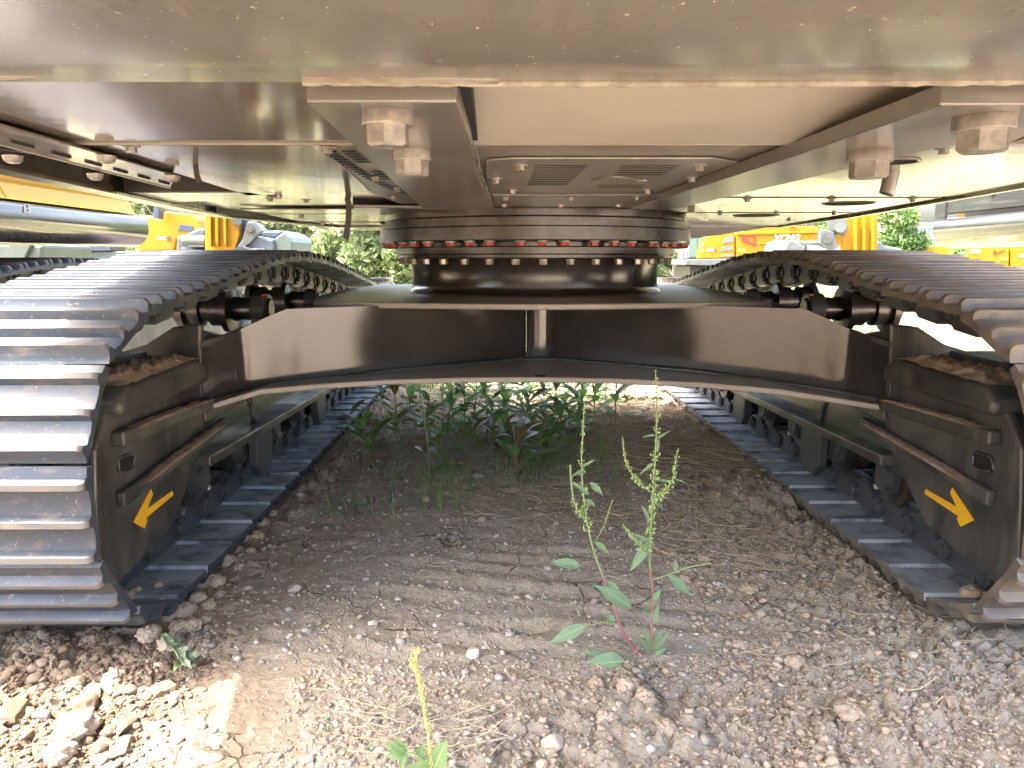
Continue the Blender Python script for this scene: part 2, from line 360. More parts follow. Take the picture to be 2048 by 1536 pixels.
    b2 = N.new('ShaderNodeBump'); b2.inputs['Distance'].default_value = .004; L.new(noise(210, 5, .8), b2.inputs['Height']); L.new(b1.outputs[0], b2.inputs['Normal'])
    b3 = N.new('ShaderNodeBump'); b3.inputs['Distance'].default_value = .012; b3.invert = True; L.new(ck, b3.inputs['Height']); L.new(b2.outputs[0], b3.inputs['Normal'])
    L.new(b3.outputs[0], b.inputs['Normal'])
    return m
g.data.materials.append(ground_mat())
# ---------------------------------------------------------------- the big excavator seen from below
EX = thing('excavator', 'big dark grey-brown crawler excavator seen from underneath', 'excavator', (MX+.01, 4.0, 0))
NS = 50
def arc(cy, cz, r, a0, a1, n): return [(cy+r*math.cos(math.radians(a0+(a1-a0)*i/n)), cz+r*math.sin(math.radians(a0+(a1-a0)*i/n))) for i in range(n+1)]
PATH = arc(1.97, .45, .34, 270, 96, 24)[:]         # idler: from the ground up to the top
PATH += [(2.4, .835), (2.75, .882), (3.05, .915), (3.4, .928), (3.85, .910), (4.2, .872), (4.7, .815), (5.2, .755), (5.6, .745)]
PATH += arc(5.98, .43, .32, 95, -90, 24)
PATH.append(PATH[0])
def resample(P, n, ph):
    P = np.array(P); d = np.r_[0, np.cumsum(np.hypot(*np.diff(P, axis=0).T))]; T = d[-1]
    s = (np.arange(n)*T/n+ph) % T
    return [(float(np.interp(q, d, P[:, 0])), float(np.interp(q, d, P[:, 1]))) for q in s], T/n
PINS, PITCHT = resample(PATH, NS, .005)
def shoe_mesh(ma, mb, mc):
    h = PITCHT/2
    prof = [(-h-.012, -.006), (-h+.000, .006), (-h+.005, .034), (-h+.019, .034), (-h+.026, .010), (-h+.058, .003), (-.022, .009), (-.015, .031), (-.001, .031), (.007, .009),
            (.036, .003), (h-.038, .008), (h-.030, .030), (h-.016, .030), (h-.008, .008), (h+.014, .000), (h+.010, -.021), (h+.002, -.021), (h-.040, -.0135), (-h+.030, -.012), (-h+.016, -.010), (-h-.004, -.008)]
    top = {2, 7, 12}; b = MB(); n = len(prof); secs = []
    for xx, k, lift in ((-.300, .55, 0), (-.296, .8, 0), (-.288, 1, 0), (.288, 1, 0), (.296, .8, 0), (.300, .55, 0)):
        secs.append([(xx, s, (z if z < .004 else .004+(z-.004)*k)) for s, z in prof])
    vs = [v for se in secs for v in se]; fs = []; mi = []
    for j in range(len(secs)-1):
        for i in range(n):
            fs.append((j*n+i, j*n+(i+1) % n, (j+1)*n+(i+1) % n, (j+1)*n+i)); mi.append(1 if i in top else (2 if 15 <= i <= 21 else 0))
    fs += [tuple(reversed(range(n))), tuple(range((len(secs)-1)*n, len(secs)*n))]; mi += [0, 0]
    b.v = vs; b.f = fs; b.m = mi
    me = b.mesh('track_shoe', [ma, mb, mc], 45); return me
shoeL = shoe_mesh(m_shoe, m_edge, m_shoe_in); shoeR = shoe_mesh(m_shoe_r, m_edge_r, m_shoe_in)
def link_mesh():
    h = PITCHT/2; b = MB()
    for sx in (-1, 1):
        for (xc, s0, s1) in ((.105, -h-.035, .045), (.072, -.045, h+.035)):
            poly = []
            for a in range(180, 361, 30):
                pass
            pts = [(s0, .045), (s1, .045), (s1+.004, .0), (s1-.01, -.030), (s1-.035, -.045), (s0+.035, -.045), (s0+.01, -.030), (s0-.004, .0)]
            b.prism([(sx*xc-.016, s, z) for s, z in pts], (.032, 0, 0))
        b.cyl((sx*.088, -h, 0), (sx*.135, -h, 0), .034, .032, 14); b.cyl((sx*.135, -h, 0), (sx*.141, -h, 0), .020, .018, 10)
        b.cyl((sx*.088, h*.45, .0), (sx*.128, h*.45, .0), .020, .018, 8)
        b.box(sx*.075-.035, sx*.075+.035, -.07, .07, .035, .052)
    b.cyl((-.1, -h, 0), (.1, -h, 0), .022, None, 10)
    for s in (-.045, .045):
        for x in (-.09, .09): b.cyl((x, s, .030), (x, s, .012), .013, .013, 6)
    return b.mesh('track_link', [m_link], 40)
linkM = link_mesh()
def track(cx, sm, parent, dy=0, dz=0, link=True, rng=None):
    for i in range(NS):
        if rng and not rng(i): continue
        (y0, z0), (y1, z1) = PINS[i], PINS[(i+1) % NS]
        c = Vector((cx, (y0+y1)/2+dy, (z0+z1)/2+dz)); s = Vector((0, y1-y0, z1-z0)).normalized()
        # travelling up the idler and back along the top: outward normal
        S = s; Nn = Vector((1, 0, 0)).cross(S)
        jit = (random.random()-.5)*.006
        M = Matrix.Translation(c+Nn*.064+Vector((jit, 0, 0))) @ Matrix((((1), S.x, Nn.x), (0, S.y, Nn.y), (0, S.z, Nn.z))).to_4x4()
        inst(sm, 'track_shoe', parent, M)
        if link: inst(linkM, 'track_link', parent, Matrix.Translation(c) @ Matrix(((1, S.x, Nn.x), (0, S.y, Nn.y), (0, S.z, Nn.z))).to_4x4())
track(TRL, shoeL, EX); track(TRR, shoeR, EX)

def roller_mesh(r, L):
    b = MB(); b.lathe([(0, -L), (.045, -L), (.048, -L+.03), (r+.022, -L+.035), (r+.022, -L+.055), (r, -L+.062), (r, -.045), (r*.72, -.03), (r*.72, .03), (r, .045), (r, L-.062), (r+.022, L-.055), (r+.022, L-.035), (.048, L-.03), (.045, L), (0, L)], (0, 0, 0), 28, axis='X')
    return b.mesh('roller', [m_roll], 35)
rolM = roller_mesh(.078, .17)
colM = MB(); colM.prism([(0, -.062, .10), (0, .062, .10), (0, .062, .0), (0, .045, -.045), (0, .0, -.062), (0, -.045, -.045), (0, -.062, .0)], (.05, 0, 0)); colM.cyl((.025, 0, 0), (-.012, 0, 0), .050, .046, 20)
colMe = colM.mesh('roller_collar', [m_link], 35)
b = MB(); b.cyl((0, 0, 0), (0, 0, -.016), .012, None, 6); bheadM = b.mesh('bolt', [m_silver])
def sideasm(sg, cx):
    """sg=-1 left, +1 right; U(u): u metres towards the middle of the machine from the track centre"""
    xi = lambda u: cx - sg*u
    # idler, sprocket
    b = MB(); b.lathe([(0, -.10), (.10, -.10), (.10, -.06), (.23, -.05), (.26, -.07), (.285, -.06), (.285, -.035), (.315, -.03), (.315, .03), (.285, .035), (.285, .06), (.26, .07), (.23, .05), (.10, .06), (.10, .10), (0, .10)], (cx, 1.99, .45), 48, axis='X')
    b.build('idler', m_roll, EX, 35)
    b = MB(); pts = []
    for i in range(46):
        a = 2*PI*i/46; r = .325 if i % 2 else .285; pts.append((cx-.03, 5.98+r*math.cos(a), .43+r*math.sin(a)))
    b.prism(pts, (.06, 0, 0)); b.cyl((cx-.16, 5.98, .43), (cx+.16, 5.98, .43), .22, None, 32)
    b.build('sprocket', m_roll, EX, 35)
    # track rollers with collars and silver bolts
    for k in range(8):
        y = 2.48+k*.41; o = inst(rolM, 'track_roller', EX, Matrix.Translation((cx, y, .245)))
        for s2 in (-1, 1):
            c = inst(colMe, 'roller_collar', o, Matrix.Translation((cx+s2*.165, y, .245)) @ Matrix.Rotation(PI if s2 > 0 else 0, 4, 'Z'))
            for dy in (.045,): inst(bheadM, 'roller_bolt', EX, Matrix.Translation((cx+s2*.165, y+dy, .207)))
    # chain guards between rollers
    for y in (2.98, 3.92):
        b = MB(); xx = xi(.205)
        b.prism([(xx-.02, y-.10, .30), (xx-.02, y+.10, .30), (xx-.02, y+.09, .17), (xx-.02, y+.05, .12), (xx-.02, y-.05, .12), (xx-.02, y-.09, .17)], (.04, 0, 0))
        b.build('chain_guard', m_link, EX, None, .008)
    # carrier rollers on brackets
    for y, z in ((3.05, .785), (3.85, .775)):
        b = MB(); b.lathe([(0, -.13), (.05, -.13), (.06, -.12), (.075, -.11), (.095, -.10), (.095, -.075), (.07, -.07), (.07, -.02), (.055, -.015), (.055, .015), (.07, .02), (.07, .07), (.095, .075), (.095, .10), (.05, .11), (.045, .15), (.047, .155), (.047, .215), (0, .217)] if sg < 0 else
                           [(0, .13), (.05, .13), (.06, .12), (.075, .11), (.095, .10), (.095, .075), (.07, .07), (.07, .02), (.055, .015), (.055, -.015), (.07, -.02), (.07, -.07), (.095, -.075), (.095, -.10), (.05, -.11), (.045, -.15), (.047, -.155), (.047, -.215), (0, -.217)], (cx+sg*.0, y, z), 28, axis='X')
        r = b.build('carrier_roller', m_roll, EX, 35)
        b = MB(); xx = xi(.215); b.box(xx-.03, xx+.03, y-.05, y+.05, .56, .80); b.cyl((xx-.032, y, z), (xx+.032, y, z), .062, None, 20)
        b.build('bracket', m_link, r, 35, .006)
        b = MB(); b.cyl((xi(.248), y, z), (xi(.256), y, z), .046, .040, 20); cp = b.build('end_cap', m_link, r, 35, .004)
        b = MB(); b.box(min(xi(.23), xi(.245)), max(xi(.23), xi(.245)), y-.03, y+.005, z+.052, z+.060); b.build('red_marking', m_red, r)
    # track frame: a box beam with sloping flanges
    b = MB()
    def PP(pts, u0, u1, bb, mi=0): bb.prism([(xi(u0), y, z) for y, z in pts], (-sg*(u1-u0), 0, 0), mi)
    PP([(2.30, .33), (5.60, .20+.06), (5.60, .50), (3.6, .60), (2.75, .64), (2.30, .64)], -.17, .20, b)
    fr = b.build('track_frame', m_frame2, EX, None, .01)
    b = MB(); PP([(2.32, .330), (5.60, .235), (5.60, .262), (2.32, .365)], .19, .265, b); b.build('lower_flange', m_frame, fr, None, .005)
    b = MB(); PP([(2.9, .612), (4.6, .560), (4.6, .575), (2.9, .63)], .18, .235, b); b.build('upper_flange', m_frame, fr, None, .004)
    # weld seam and drain hole on the inner wall
    wp = [(xi(.203), 2.83+.10*t, .60-.26*t) for t in np.linspace(0, 1, 14)]
    b = MB(); b.tube([(p[0], p[1]+.004*math.sin(i*2.1), p[2]) for i, p in enumerate(wp)], .009, 8); b.build('weld_seam', m_frame, fr, 60)
    b = MB(); b.lathe([(.040, -.004), (.040, .006), (.030, .006), (.030, -.004)], (xi(.203), 3.22, .515), 24, axis='X'); b.build('hole_rim', m_frame, fr, 50)
    b = MB(); b.cyl((xi(.203), 3.22, .515), (xi(.2045), 3.22, .515), .030, None, 20); b.build('hole', m_black, fr)  # black disc standing for the dark inside of the hole
    for k in range(7): pass
    # idler cover: the big plate with ribs, slot and arrow; outlines read on the inner upright plane
    xc = TRL+.235                                              # outline measured on the left side
    def S(px, py): p = Xp(px, py, xc); return (p.y, p.z)
    b = MB(); outl = [S(191, 900), S(192, 1000), S(197, 1130), S(212, 1158), S(234, 1172), S(290, 1115), S(344, 1055), S(366, 1000), S(380, 962), (2.36, S(380, 900)[1]), (2.36, .62), (2.0, .655), S(225, 800)]
    PP(outl, .205, .235, b); cov = b.build('idler_cover', m_frame, fr, None, .010, 3)
    # body behind the cover carrying the idler
    b = MB(); PP([(1.74, .22), (2.36, .30), (2.36, .64), (2.1, .655), (1.82, .62), (1.74, .5)], .12, .204, b); b.build('idler_yoke', m_frame, fr, None, .012, 3)
    def rib(p0, p1, th, pro, nm='rib'):
        (ya, za), (yb, zb) = p0, p1; d = Vector((yb-ya, zb-za)).normalized(); nn = Vector((-d.y, d.x))*th/2
        if nn.y < 0: nn = -nn
        bb = MB(); PP([(ya-nn.x, za-nn.y), (yb-nn.x, zb-nn.y), (yb+nn.x, zb+nn.y), (ya+nn.x, za+nn.y)], .234, .235+pro, bb); return bb.build(nm, m_frame, cov, None, .007, 3)
    rib((1.80, .545), (2.375, .525), .040, .034); rib((1.80, .390), (2.50, .433), .040, .022)
    # rounded top block with a slanted roof and a steel step
    b = MB(); PP([(1.80, .600), (1.79, .635), (1.84, .672), (2.26, .682), (2.34, .655), (2.35, .60)], .10, .272, b); b.build('top_block', m_frame, cov, None, .022, 4)
    b = MB(); PP([(1.90, .672), (2.20, .680), (2.20, .715), (1.94, .712)], -.02, .15, b); b.build('steel_step', m_shoe, cov, None, .004)
    # slot
    sl = [S(241, 914), S(262, 907), S(268, 912), S(266, 932), S(258, 940), S(240, 946), S(235, 941), S(236, 920)]
    b = MB(); PP(sl, .2345, .2365, b); b.build('slot', m_black, cov)  # black inlay paints the shaded inside of the slot
    sl2 = MB(); sl2.tube([(xi(.237), y, z) for y, z in sl+sl[:1]], .004, 6); sl2.build('slot_rim', m_frame, cov, 60)
    # arrow of yellow film
    ar = [(301, 978), (305, 988), (294, 1017), (344, 981), (346, 990), (291, 1036), (294, 1040), (288, 1057), (266, 1044)]
    b = MB(); PP([S(*p) for p in ar], .2352, .2368, b); tag(b.build('arrow_marking', m_yel, cov), 'yellow arrow stuck on the dark side plate')
    # bracket plate joining the carbody leg to the track frame
    q = [Yp(*p, 2.37) for p in ((402, 648), (344, 655), (290, 690), (238, 706), (215, 760), (345, 760), (372, 790), (384, 850), (378, 885), (402, 882))]
    if sg > 0:
        q = [Vector((2*MX-p.x, p.y, p.z)) for p in q]
    b = MB(); b.prism(q, (0, .03, 0)); b.build('leg_bracket', m_frame, fr, None, .008, 3)
    b = MB(); ends = [(2.385, .46), (2.385, .735), (2.43, .755), (2.75, .70), (2.75, .46)]
    b.prism([(xi(.235), y, z) for y, z in ends], (sg*.03, 0, 0)); b.build('leg_flange', m_frame, fr, None, .006)
    return fr
FRL = sideasm(-1, TRL); FRR = sideasm(1, TRR)
# soil lying on the ledges of the track frames
m_soil = mat('brown_soil', (.21, .125, .07), .95, bump=[(90, .0025), (300, .001)], var=[(30, (.33, .24, .15), .45, .65), (90, (.10, .065, .04), .55, .7)])
m_soil2 = mat('dusty_tan_soil', (.33, .245, .165), .95, bump=[(160, .0015)], var=[(25, (.25, .16, .10), .5, .62), (130, (.42, .34, .25), .55, .65)])
def soil_heap(cx, sg, y0, y1, u0, u1, z, h, seed, lab):
    nx_, ny_ = 44, 70; u = np.linspace(0, 1, nx_); v = np.linspace(0, 1, ny_); U, V = np.meshgrid(u, v)
    edge = np.clip(np.minimum(np.minimum(U, 1-U)*5, np.minimum(V, 1-V)*6)+.5*(vnoise(U*6+seed, V*9, seed)-.5), 0, 1)
    hh = h*edge*(.4+.6*fbm(U*3+seed, V*5, 3, seed))+edge*min(1, h/.03)*(.012*clods(U*(u1-u0)*55+seed, V*(y1-y0)*55, seed, .6)+.007*clods(U*(u1-u0)*110, V*(y1-y0)*110+seed, seed+1, .7))-.004
    b = MB(); XX = cx-sg*(u0+(u1-u0)*U); YY = y0+(y1-y0)*V; ZZ = z[0]+(z[1]-z[0])*V+hh
    b.v = list(zip(XX.ravel(), YY.ravel(), ZZ.ravel())); b.f = [(j*nx_+i, j*nx_+i+1, (j+1)*nx_+i+1, (j+1)*nx_+i) for j in range(ny_-1) for i in range(nx_-1)]; b.m = [0]*len(b.f)
    keep = edge > .06
    b.f = [f for f in b.f if all(keep.ravel()[k] for k in f)]; b.m = [0]*len(b.f)
    o = b.build('soil_heap', m_soil2 if h < .03 else m_soil, None, 180); tag(o, lab, 'soil', None, None); return o
for sg, cx, sn in ((-1, TRL, 'left'), (1, TRR, 'right')):
    soil_heap(cx, sg, 1.84, 2.30, .06, .262, (.674, .682), .026, 3+sg, f'reddish soil heap on top of the {sn} track frame')
    soil_heap(cx, sg, 1.83, 2.34, .238, .288, (.567, .547), .007, 13+sg, f'thin strip of dusty soil on the upper rib of the {sn} track frame')
    soil_heap(cx, sg, 1.86, 2.46, .238, .284, (.413, .449), .006, 23+sg, f'dusty soil strip on the lower rib of the {sn} track frame')

# ---- carbody: top plate, webs, bottom plate, neck
ZT, ZB = .825, .545
cb = MB()
front = [(625, 603), (760, 605), (920, 607), (1075, 608), (1230, 607), (1390, 605), (1545, 603)]
fp = [Zp(px, py, ZT) for px, py in front]
back = [(MX+.95, 3.3, ZT), (MX+1.0, 4.0, ZT), (MX+.95, 4.9, ZT), (MX-.95, 4.9, ZT), (MX-1.0, 4.0, ZT), (MX-.95, 3.3, ZT)]
cb.prism([tuple(p) for p in fp]+back, (0, 0, -.022)); carb = cb.build('carbody', m_beamtop, EX, None, .006, 3)
# arms of the top plate sloping down to the track frames
for sg in (-1, 1):
    e = fp[0] if sg < 0 else fp[-1]
    xo = TRL+.235 if sg < 0 else TRR-.235
    p = Xp(397, 684, TRL+.235); zo, yo = p.z, p.y
    b = MB(); N_ = 10; vs = []; fs = []
    for i in range(N_+1):
        t = i/N_; ss = t*t*(3-2*t)*.35+t*.65
        x = e.x+(xo-e.x)*t; z = ZT+(zo-ZT)*ss; yf = e.y+(yo-e.y)*t; yb = 3.3+(yo+.42-3.3)*t
        vs += [(x, yf, z), (x, yb, z), (x, yb, z-.022), (x, yf, z-.022)]
    for i in range(N_):
        k = 4*i
        for a in range(4): fs.append((k+a, k+(a+1) % 4, k+4+(a+1) % 4, k+4+a))
    fs += [(0, 3, 2, 1), tuple(4*N_+a for a in range(4))]
    b.add(vs, fs); b.build('arm_top_plate', m_frame, carb, 40, .004)
# bottom plate with the arched front edge
bp = [Xp(400, 812, TRL+.235), Zp(520, 790, ZB-.005), Zp(640, 779, ZB), Zp(780, 770, ZB), Zp(930, 766, ZB), Zp(1075, 765, ZB), Zp(1230, 768, ZB), Zp(1400, 776, ZB), Zp(1560, 790, ZB-.005)]
r0 = bp[0]; bpl = [Vector((r0.x, r0.y, .50))]+[Vector(p) for p in bp[1:]]+[Vector((2*MX-r0.x, r0.y, .50))]
for p in bpl[1:-1]: p.y = p.y
b = MB(); n = len(bpl); vs = []; fs = []
for p in bpl: 
    zz = p.z; yb = 3.05 if abs(p.x-MX) < .6 else 2.85
    vs += [(p.x, p.y, zz), (p.x, yb+.35, zz), (p.x, yb+.35, zz+.02), (p.x, p.y, zz+.02)]
for i in range(n-1):
    k = 4*i
    for a in range(4): fs.append((k+a, k+(a+1) % 4, k+4+(a+1) % 4, k+4+a))
fs += [(0, 3, 2, 1), tuple(4*(n-1)+a for a in range(4))]
b.add(vs, fs); b.build('bottom_plate', m_beamtop, carb, 40, .004)
b = MB(); c = Zp(1081, 752, ZB+.02); b.cyl((c.x, c.y, ZB+.0195), (c.x, c.y, ZB+.0215), .022, None, 20); b.build('drain_hole', m_black, carb)  # black disc in place of a bored, shaded hole
# webs
wy = 3.15; xl = MX-.045; xr = MX+.075
LE = Vector((TRL+.236, 2.40, 0)); RE = Vector((TRR-.236, 2.40, 0))
def web(a, bq, nm, mt, z0a, z0b, curve=True):
    N_ = 40; b = MB(); vs = []; fs = []
    kn = .075
    for i in range(N_+1):
        t = i/N_; x = a[0]+(bq[0]-a[0])*t
        dl = abs(LE.x-MX)-abs(x-MX); y = 2.38+.13*dl/kn if dl < kn else 2.51+(wy-2.51)*(dl-kn)/(abs(LE.x-MX)-.06-kn)
        # top follows the arm plate
        zt = ZT-.012
        e = fp[0] if x < MX else fp[-1]
        if abs(x-MX) > abs(e.x-MX):
            tt = min(1, (abs(x-MX)-abs(e.x-MX))/(abs(LE.x-MX)-abs(e.x-MX))); ss = tt*tt*(3-2*tt)*.35+tt*.65; zt = ZT-.005+(Xp(397, 684, LE.x).z-ZT)*ss
        zb_ = ZB+.012-(.05*max(0, (abs(x-MX)-.55)/.65)**1.3)
        vs += [(x, y, zb_), (x, y, zt), (x, y+.02, zt), (x, y+.02, zb_)]
    for i in range(N_):
        k = 4*i
        for q in range(4): fs.append((k+q, k+(q+1) % 4, k+4+(q+1) % 4, k+4+q))
    fs += [(0, 3, 2, 1), tuple(4*N_+q for q in range(4))]
    b.add(vs, fs); return b.build(nm, mt, carb, 30)
web((LE.x, LE.y), (xl, wy), 'web_plate', m_beam, 0, 0); web((xr, wy), (RE.x, RE.y), 'web_plate', m_beam, 0, 0)
# middle web strip, slightly rounded
b = MB(); N_ = 12; vs = []; fs = []
for i in range(N_+1):
    t = i/N_; x = xl+(xr-xl)*t; y = wy-.006-.020*math.sin(PI*t)
    vs += [(x, y, ZB+.012), (x, y, ZT-.022)]
for i in range(N_): fs.append((2*i, 2*i+2, 2*i+3, 2*i+1))
b.add(vs, fs); o = b.build('middle_web', m_beam, carb, 60)
def weby(x):
    dl = abs(LE.x-MX)-abs(x-MX); return 2.38+.13*dl/.075 if dl < .075 else 2.51+(wy-2.51)*(dl-.075)/(abs(LE.x-MX)-.06-.075)
# weld fillets along web foot and top
for (a, c) in (((LE.x, LE.y-.004), (xl, wy-.004)), ((xr, wy-.004), (RE.x, RE.y-.004))):
    pts = [(a[0]+(c[0]-a[0])*t, weby(a[0]+(c[0]-a[0])*t)-.004, ZB+.021-(.05*max(0, (abs(a[0]+(c[0]-a[0])*t-MX)-.55)/.65)**1.3)) for t in np.linspace(0, 1, 60)]
    b = MB(); b.tube(pts, .011, 8); b.build('weld_seam', m_frame, carb, 70)
b = MB(); b.tube([(xl, wy-.012, ZB+.021), (MX+.015, wy-.034, ZB+.021), (xr, wy-.012, ZB+.021)], .012, 8); b.build('weld_seam', m_frame, carb, 70)
# neck + slewing ring
RC = (MX+.018, 4.0, 0)
b = MB(); b.lathe([(.658, .822), (.650, .832), (.642, .842), (.638, .86), (.637, .90), (.640, .94), (.648, .97), (.652, .985)], RC, 128); b.build('slew_neck', m_ring, EX, 60)
b = MB(); b.lathe([(.64, .985), (.705, .985), (.712, .990), (.712, 1.003), (.722, 1.008), (.722, 1.035), (.712, 1.040), (.712, 1.058), (.70, 1.06)], RC, 160); r1 = b.build('slewing_ring', m_ring, EX, 30)
b = MB(); b.lathe([(.70, 1.062), (.792, 1.062), (.797, 1.067), (.797, 1.120), (.790, 1.126), (.790, 1.160), (.775, 1.168), (.775, 1.198)], RC, 160); r2 = b.build('upper_ring', m_ring, EX, 30)
bR = hexbolt_mesh('red_marked_bolt', [m_bolt, m_red], .026, .009, .0195, .015, red=True)
bS = hexbolt_mesh('ring_bolt', [m_zinc], .021, .005, .019, .020)
for k in range(45):
    a = math.radians(270+.5+24*(k//3)+(k % 3-1)*7.0)
    if math.sin(a) < .35:
        jj = 0
        inst(bR, 'red_marked_bolt', r2, Matrix.Translation((RC[0]+.768*math.cos(a+jj), RC[1]+.768*math.sin(a+jj), 1.0625)) @ Matrix.Rotation(k*1.3, 4, 'Z')) if k % 3 != 9 else None
for k in range(36):
    a = 2*PI*k/36+.02
    if math.sin(a) < .35:
        inst(bS, 'ring_bolt', r1, Matrix.Translation((RC[0]+.690*math.cos(a), RC[1]+.690*math.sin(a), .9845)) @ Matrix.Rotation(k*.9, 4, 'Z'))
for px, py in ((1352, 452), (775, 440)):
    p = Yp(px, py+10, 3.75); b = MB(); b.tube([(p.x-.03, p.y, p.z+.012), (p.x+.01, p.y-.03, p.z+.006), (p.x+.06, p.y-.01, p.z-.004)], .007, 8); b.build('grease_nipple', m_roll, r2, 60)
# ---------------------------------------------------------------- underside of the upper structure
ZP = 1.20
def P2(pts, z=ZP): return [Zp(px, py, z) for px, py in pts]
def slab(nm, pts, z, th, m, parent=None, bevel=.002, smooth=None, seg=2):
    b = MB(); b.prism([tuple(p) for p in P2(pts, z)], (0, 0, th)); return b.build(nm, m, parent or EX, smooth, bevel, seg)
# upper structure block above everything (deck, engine house): throws the shade
dk = MB()
outer = [Vector((-1.12, 1.25, 0)), Vector((-1.24, 1.83, 0)), Vector((-1.38, 3.0, 0)), Vector((-1.44, 3.8, 0)), Vector((-1.16, 5.0, 0)), Vector((.1, 5.0, 0)), Vector((1.78, 5.0, 0)), Vector((1.74, 3.9, 0)), Vector((1.53, 2.2, 0)), Vector((1.37, 1.25, 0))]
dk.prism([(p.x, p.y, 1.34) for p in outer], (0, 0, .9)); up = dk.build('upper_frame', m_dark, EX, None, .01)
dk = MB(); dk.box(-1.2, 1.5, 1.4, 4.2, 2.25, 2.9); dk.build('engine_house', m_dark, EX, None, .03)
# outer rim that closes the sides down to the bottom edge
b = MB()
for i in range(len(outer)):
    a, c = outer[i], outer[(i+1) % len(outer)]
    if i == len(outer)-1: continue
    b.bar((a.x, a.y, 1.265), (c.x, c.y, 1.265), .02, .15)
b.build('side_skirt', m_under, up)
b = MB(); b.prism([tuple(Yp(px, py, 5.02)) for px, py in ((1330, 450), (1330, 477), (1386, 477), (1440, 470), (1585, 447), (1585, 440))], (0, .02, 0)); b.build('front_plate', m_panel, up)
# left bottom rim lip
b = MB(); cc = [p for p in outer[:5]]
for i in range(4):
    a, c = cc[i], cc[i+1]; b.prism([(a.x+.012, a.y, 1.187), (c.x+.012, c.y, 1.187), (c.x+.07, c.y, 1.187), (a.x+.07, a.y, 1.187)], (0, 0, .008))
b.build('rim_lip', m_under, up)
b = MB(); bl = [(-.86, 1.40), (-.62, 2.62), (-1.12, 2.66), (-1.33, 2.72), (-1.42, 3.75), (-1.14, 4.97), (.1, 4.97), (1.76, 4.97), (1.735, 3.9), (1.528, 2.2), (1.385, 1.40)]
b.prism([(x, y, 1.214) for x, y in bl], (0, 0, .006)); b.build('belly_plate', m_under, up)
# ---- bottom plates (pixel outlines laid on the level of the plates)
pl = []
pl.append(slab('bottom_plate', [(164, 290.5), (640, 290.5), (740, 383), (495, 391), (393, 359)], ZP, .006, m_under, up))
pl.append(slab('bottom_plate', [(440, 384), (742, 384), (830, 413), (560, 419)], ZP+.012, .006, m_under, up))
pl.append(slab('bottom_plate', [(480, 419), (850, 419), (850, 427), (540, 427)], ZP, .006, m_under, up))
pl.append(slab('bottom_plate', [(530, 428.3), (850, 428.3), (850, 443), (600, 443)], ZP, .006, m_under, up))
pl.append(slab('bottom_plate', [(590, 444.5), (850, 444.5), (850, 461), (660, 461)], ZP, .006, m_under, up))
# the plate between (and above) the girders, up to the ring
pl.append(slab('bottom_plate', [(640, 291), (1610, 291), (1275, 426), (850, 426), (735, 384)], ZP+.003, .006, m_panel, up))
pl.append(slab('bottom_plate', [(1611, 291), (2120, 291), (2120, 366), (1905, 393), (1440, 393), (1330, 393)], ZP, .006, m_under, up))
pl.append(slab('bottom_plate', [(1325, 396), (1885, 396), (1712, 424), (1280, 424)], ZP, .006, m_under, up))
pl.append(slab('bottom_plate', [(1280, 426), (1700, 426), (1500, 461), (1280, 461)], ZP, .006, m_under, up))
b = MB(); q = P2([(1280, 462.5), (1490, 462.5)])+[Vector((1.75, 4.97, ZP)), Vector((1.1, 4.97, ZP))]
b.prism([tuple(p) for p in q], (0, 0, .006)); b.build('bottom_plate', m_under, up, None, .002)
# right part beyond the frame edge of the picture
# sloping panel between the counterweight and the plates, and the level parts at its sides
zb = Zp(1300, 289, 1.197)
def upright(x0, x1, lean, m, ytop=0, n=24, bow=.0):
    b = MB(); h_ = .135; vs = []
    for i in range(n+1):
        t = i/n; x = x0+(x1-x0)*t; bo = bow*math.sin(PI*t)
        for k in range(5):
            s_ = k/4; vs.append((x, zb.y-.001-lean*s_*h_-bo-.010*max(0, .12-s_)**2*0, zb.z+h_*s_))
    fs = [(5*i+k, 5*i+5+k, 5*i+6+k, 5*i+1+k) for i in range(n) for k in range(4)]
    b.add(vs, fs); o = b.build('rear_panel', m, up, 60); md = o.modifiers.new('thick', 'SOLIDIFY'); md.thickness = .008; md.offset = -1; return o
b = MB(); b.prism([(-.117, .90, 1.262), (.95, .90, 1.262), (.95, zb.y, zb.z), (-.117, zb.y, zb.z)], (0, 0, .008)); b.build('sloping_panel', m_dustp, up, None, .003)
b = MB(); b.prism([(-1.13, .90, 1.2002), (-.119, .90, 1.2002), (-.119, zb.y-.001, 1.2002), (-1.13, zb.y-.001, 1.2002)], (0, 0, .008)); b.build('rear_panel', m_cwside, up)
b = MB(); b.prism([(.952, .90, 1.2002), (1.36, .90, 1.2002), (1.36, zb.y-.001, 1.2002), (.952, zb.y-.001, 1.2002)], (0, 0, .008)); b.build('rear_panel', m_under, up)
# rear edge bead of the plates
b = MB(); b.tube([(-1.1, zb.y+.003, 1.199), (-.2, zb.y+.003, 1.199), (.3, zb.y+.003, 1.199), (1.37, zb.y+.003, 1.199)], .0035, 6); b.build('plate_seam', m_panel, up, 70)
# girder plates with the big counterweight bolts
ZG = 1.172
gl = slab('girder_plate', [(612, 205), (914, 205), (942, 287), (952, 340), (980, 416), (850, 421)], ZG, .030, m_gird, EX, .003)
gr = slab('girder_plate', [(1880, 211), (2140, 211), (2140, 235), (1340, 421), (1262, 418), (1608, 306)], ZG, .028, m_gird, EX, .003)
b = MB(); q = P2([(917, 170), (940, 285)], 1.203); b.prism([(q[0].x, q[0].y, 1.2), (q[0].x+.016, q[0].y, 1.2), (q[1].x+.016, q[1].y, 1.2), (q[1].x, q[1].y, 1.2)], (0, 0, .03)); b.build('gap', m_black, gl)  # solid black bar standing for the shade between girder and panel
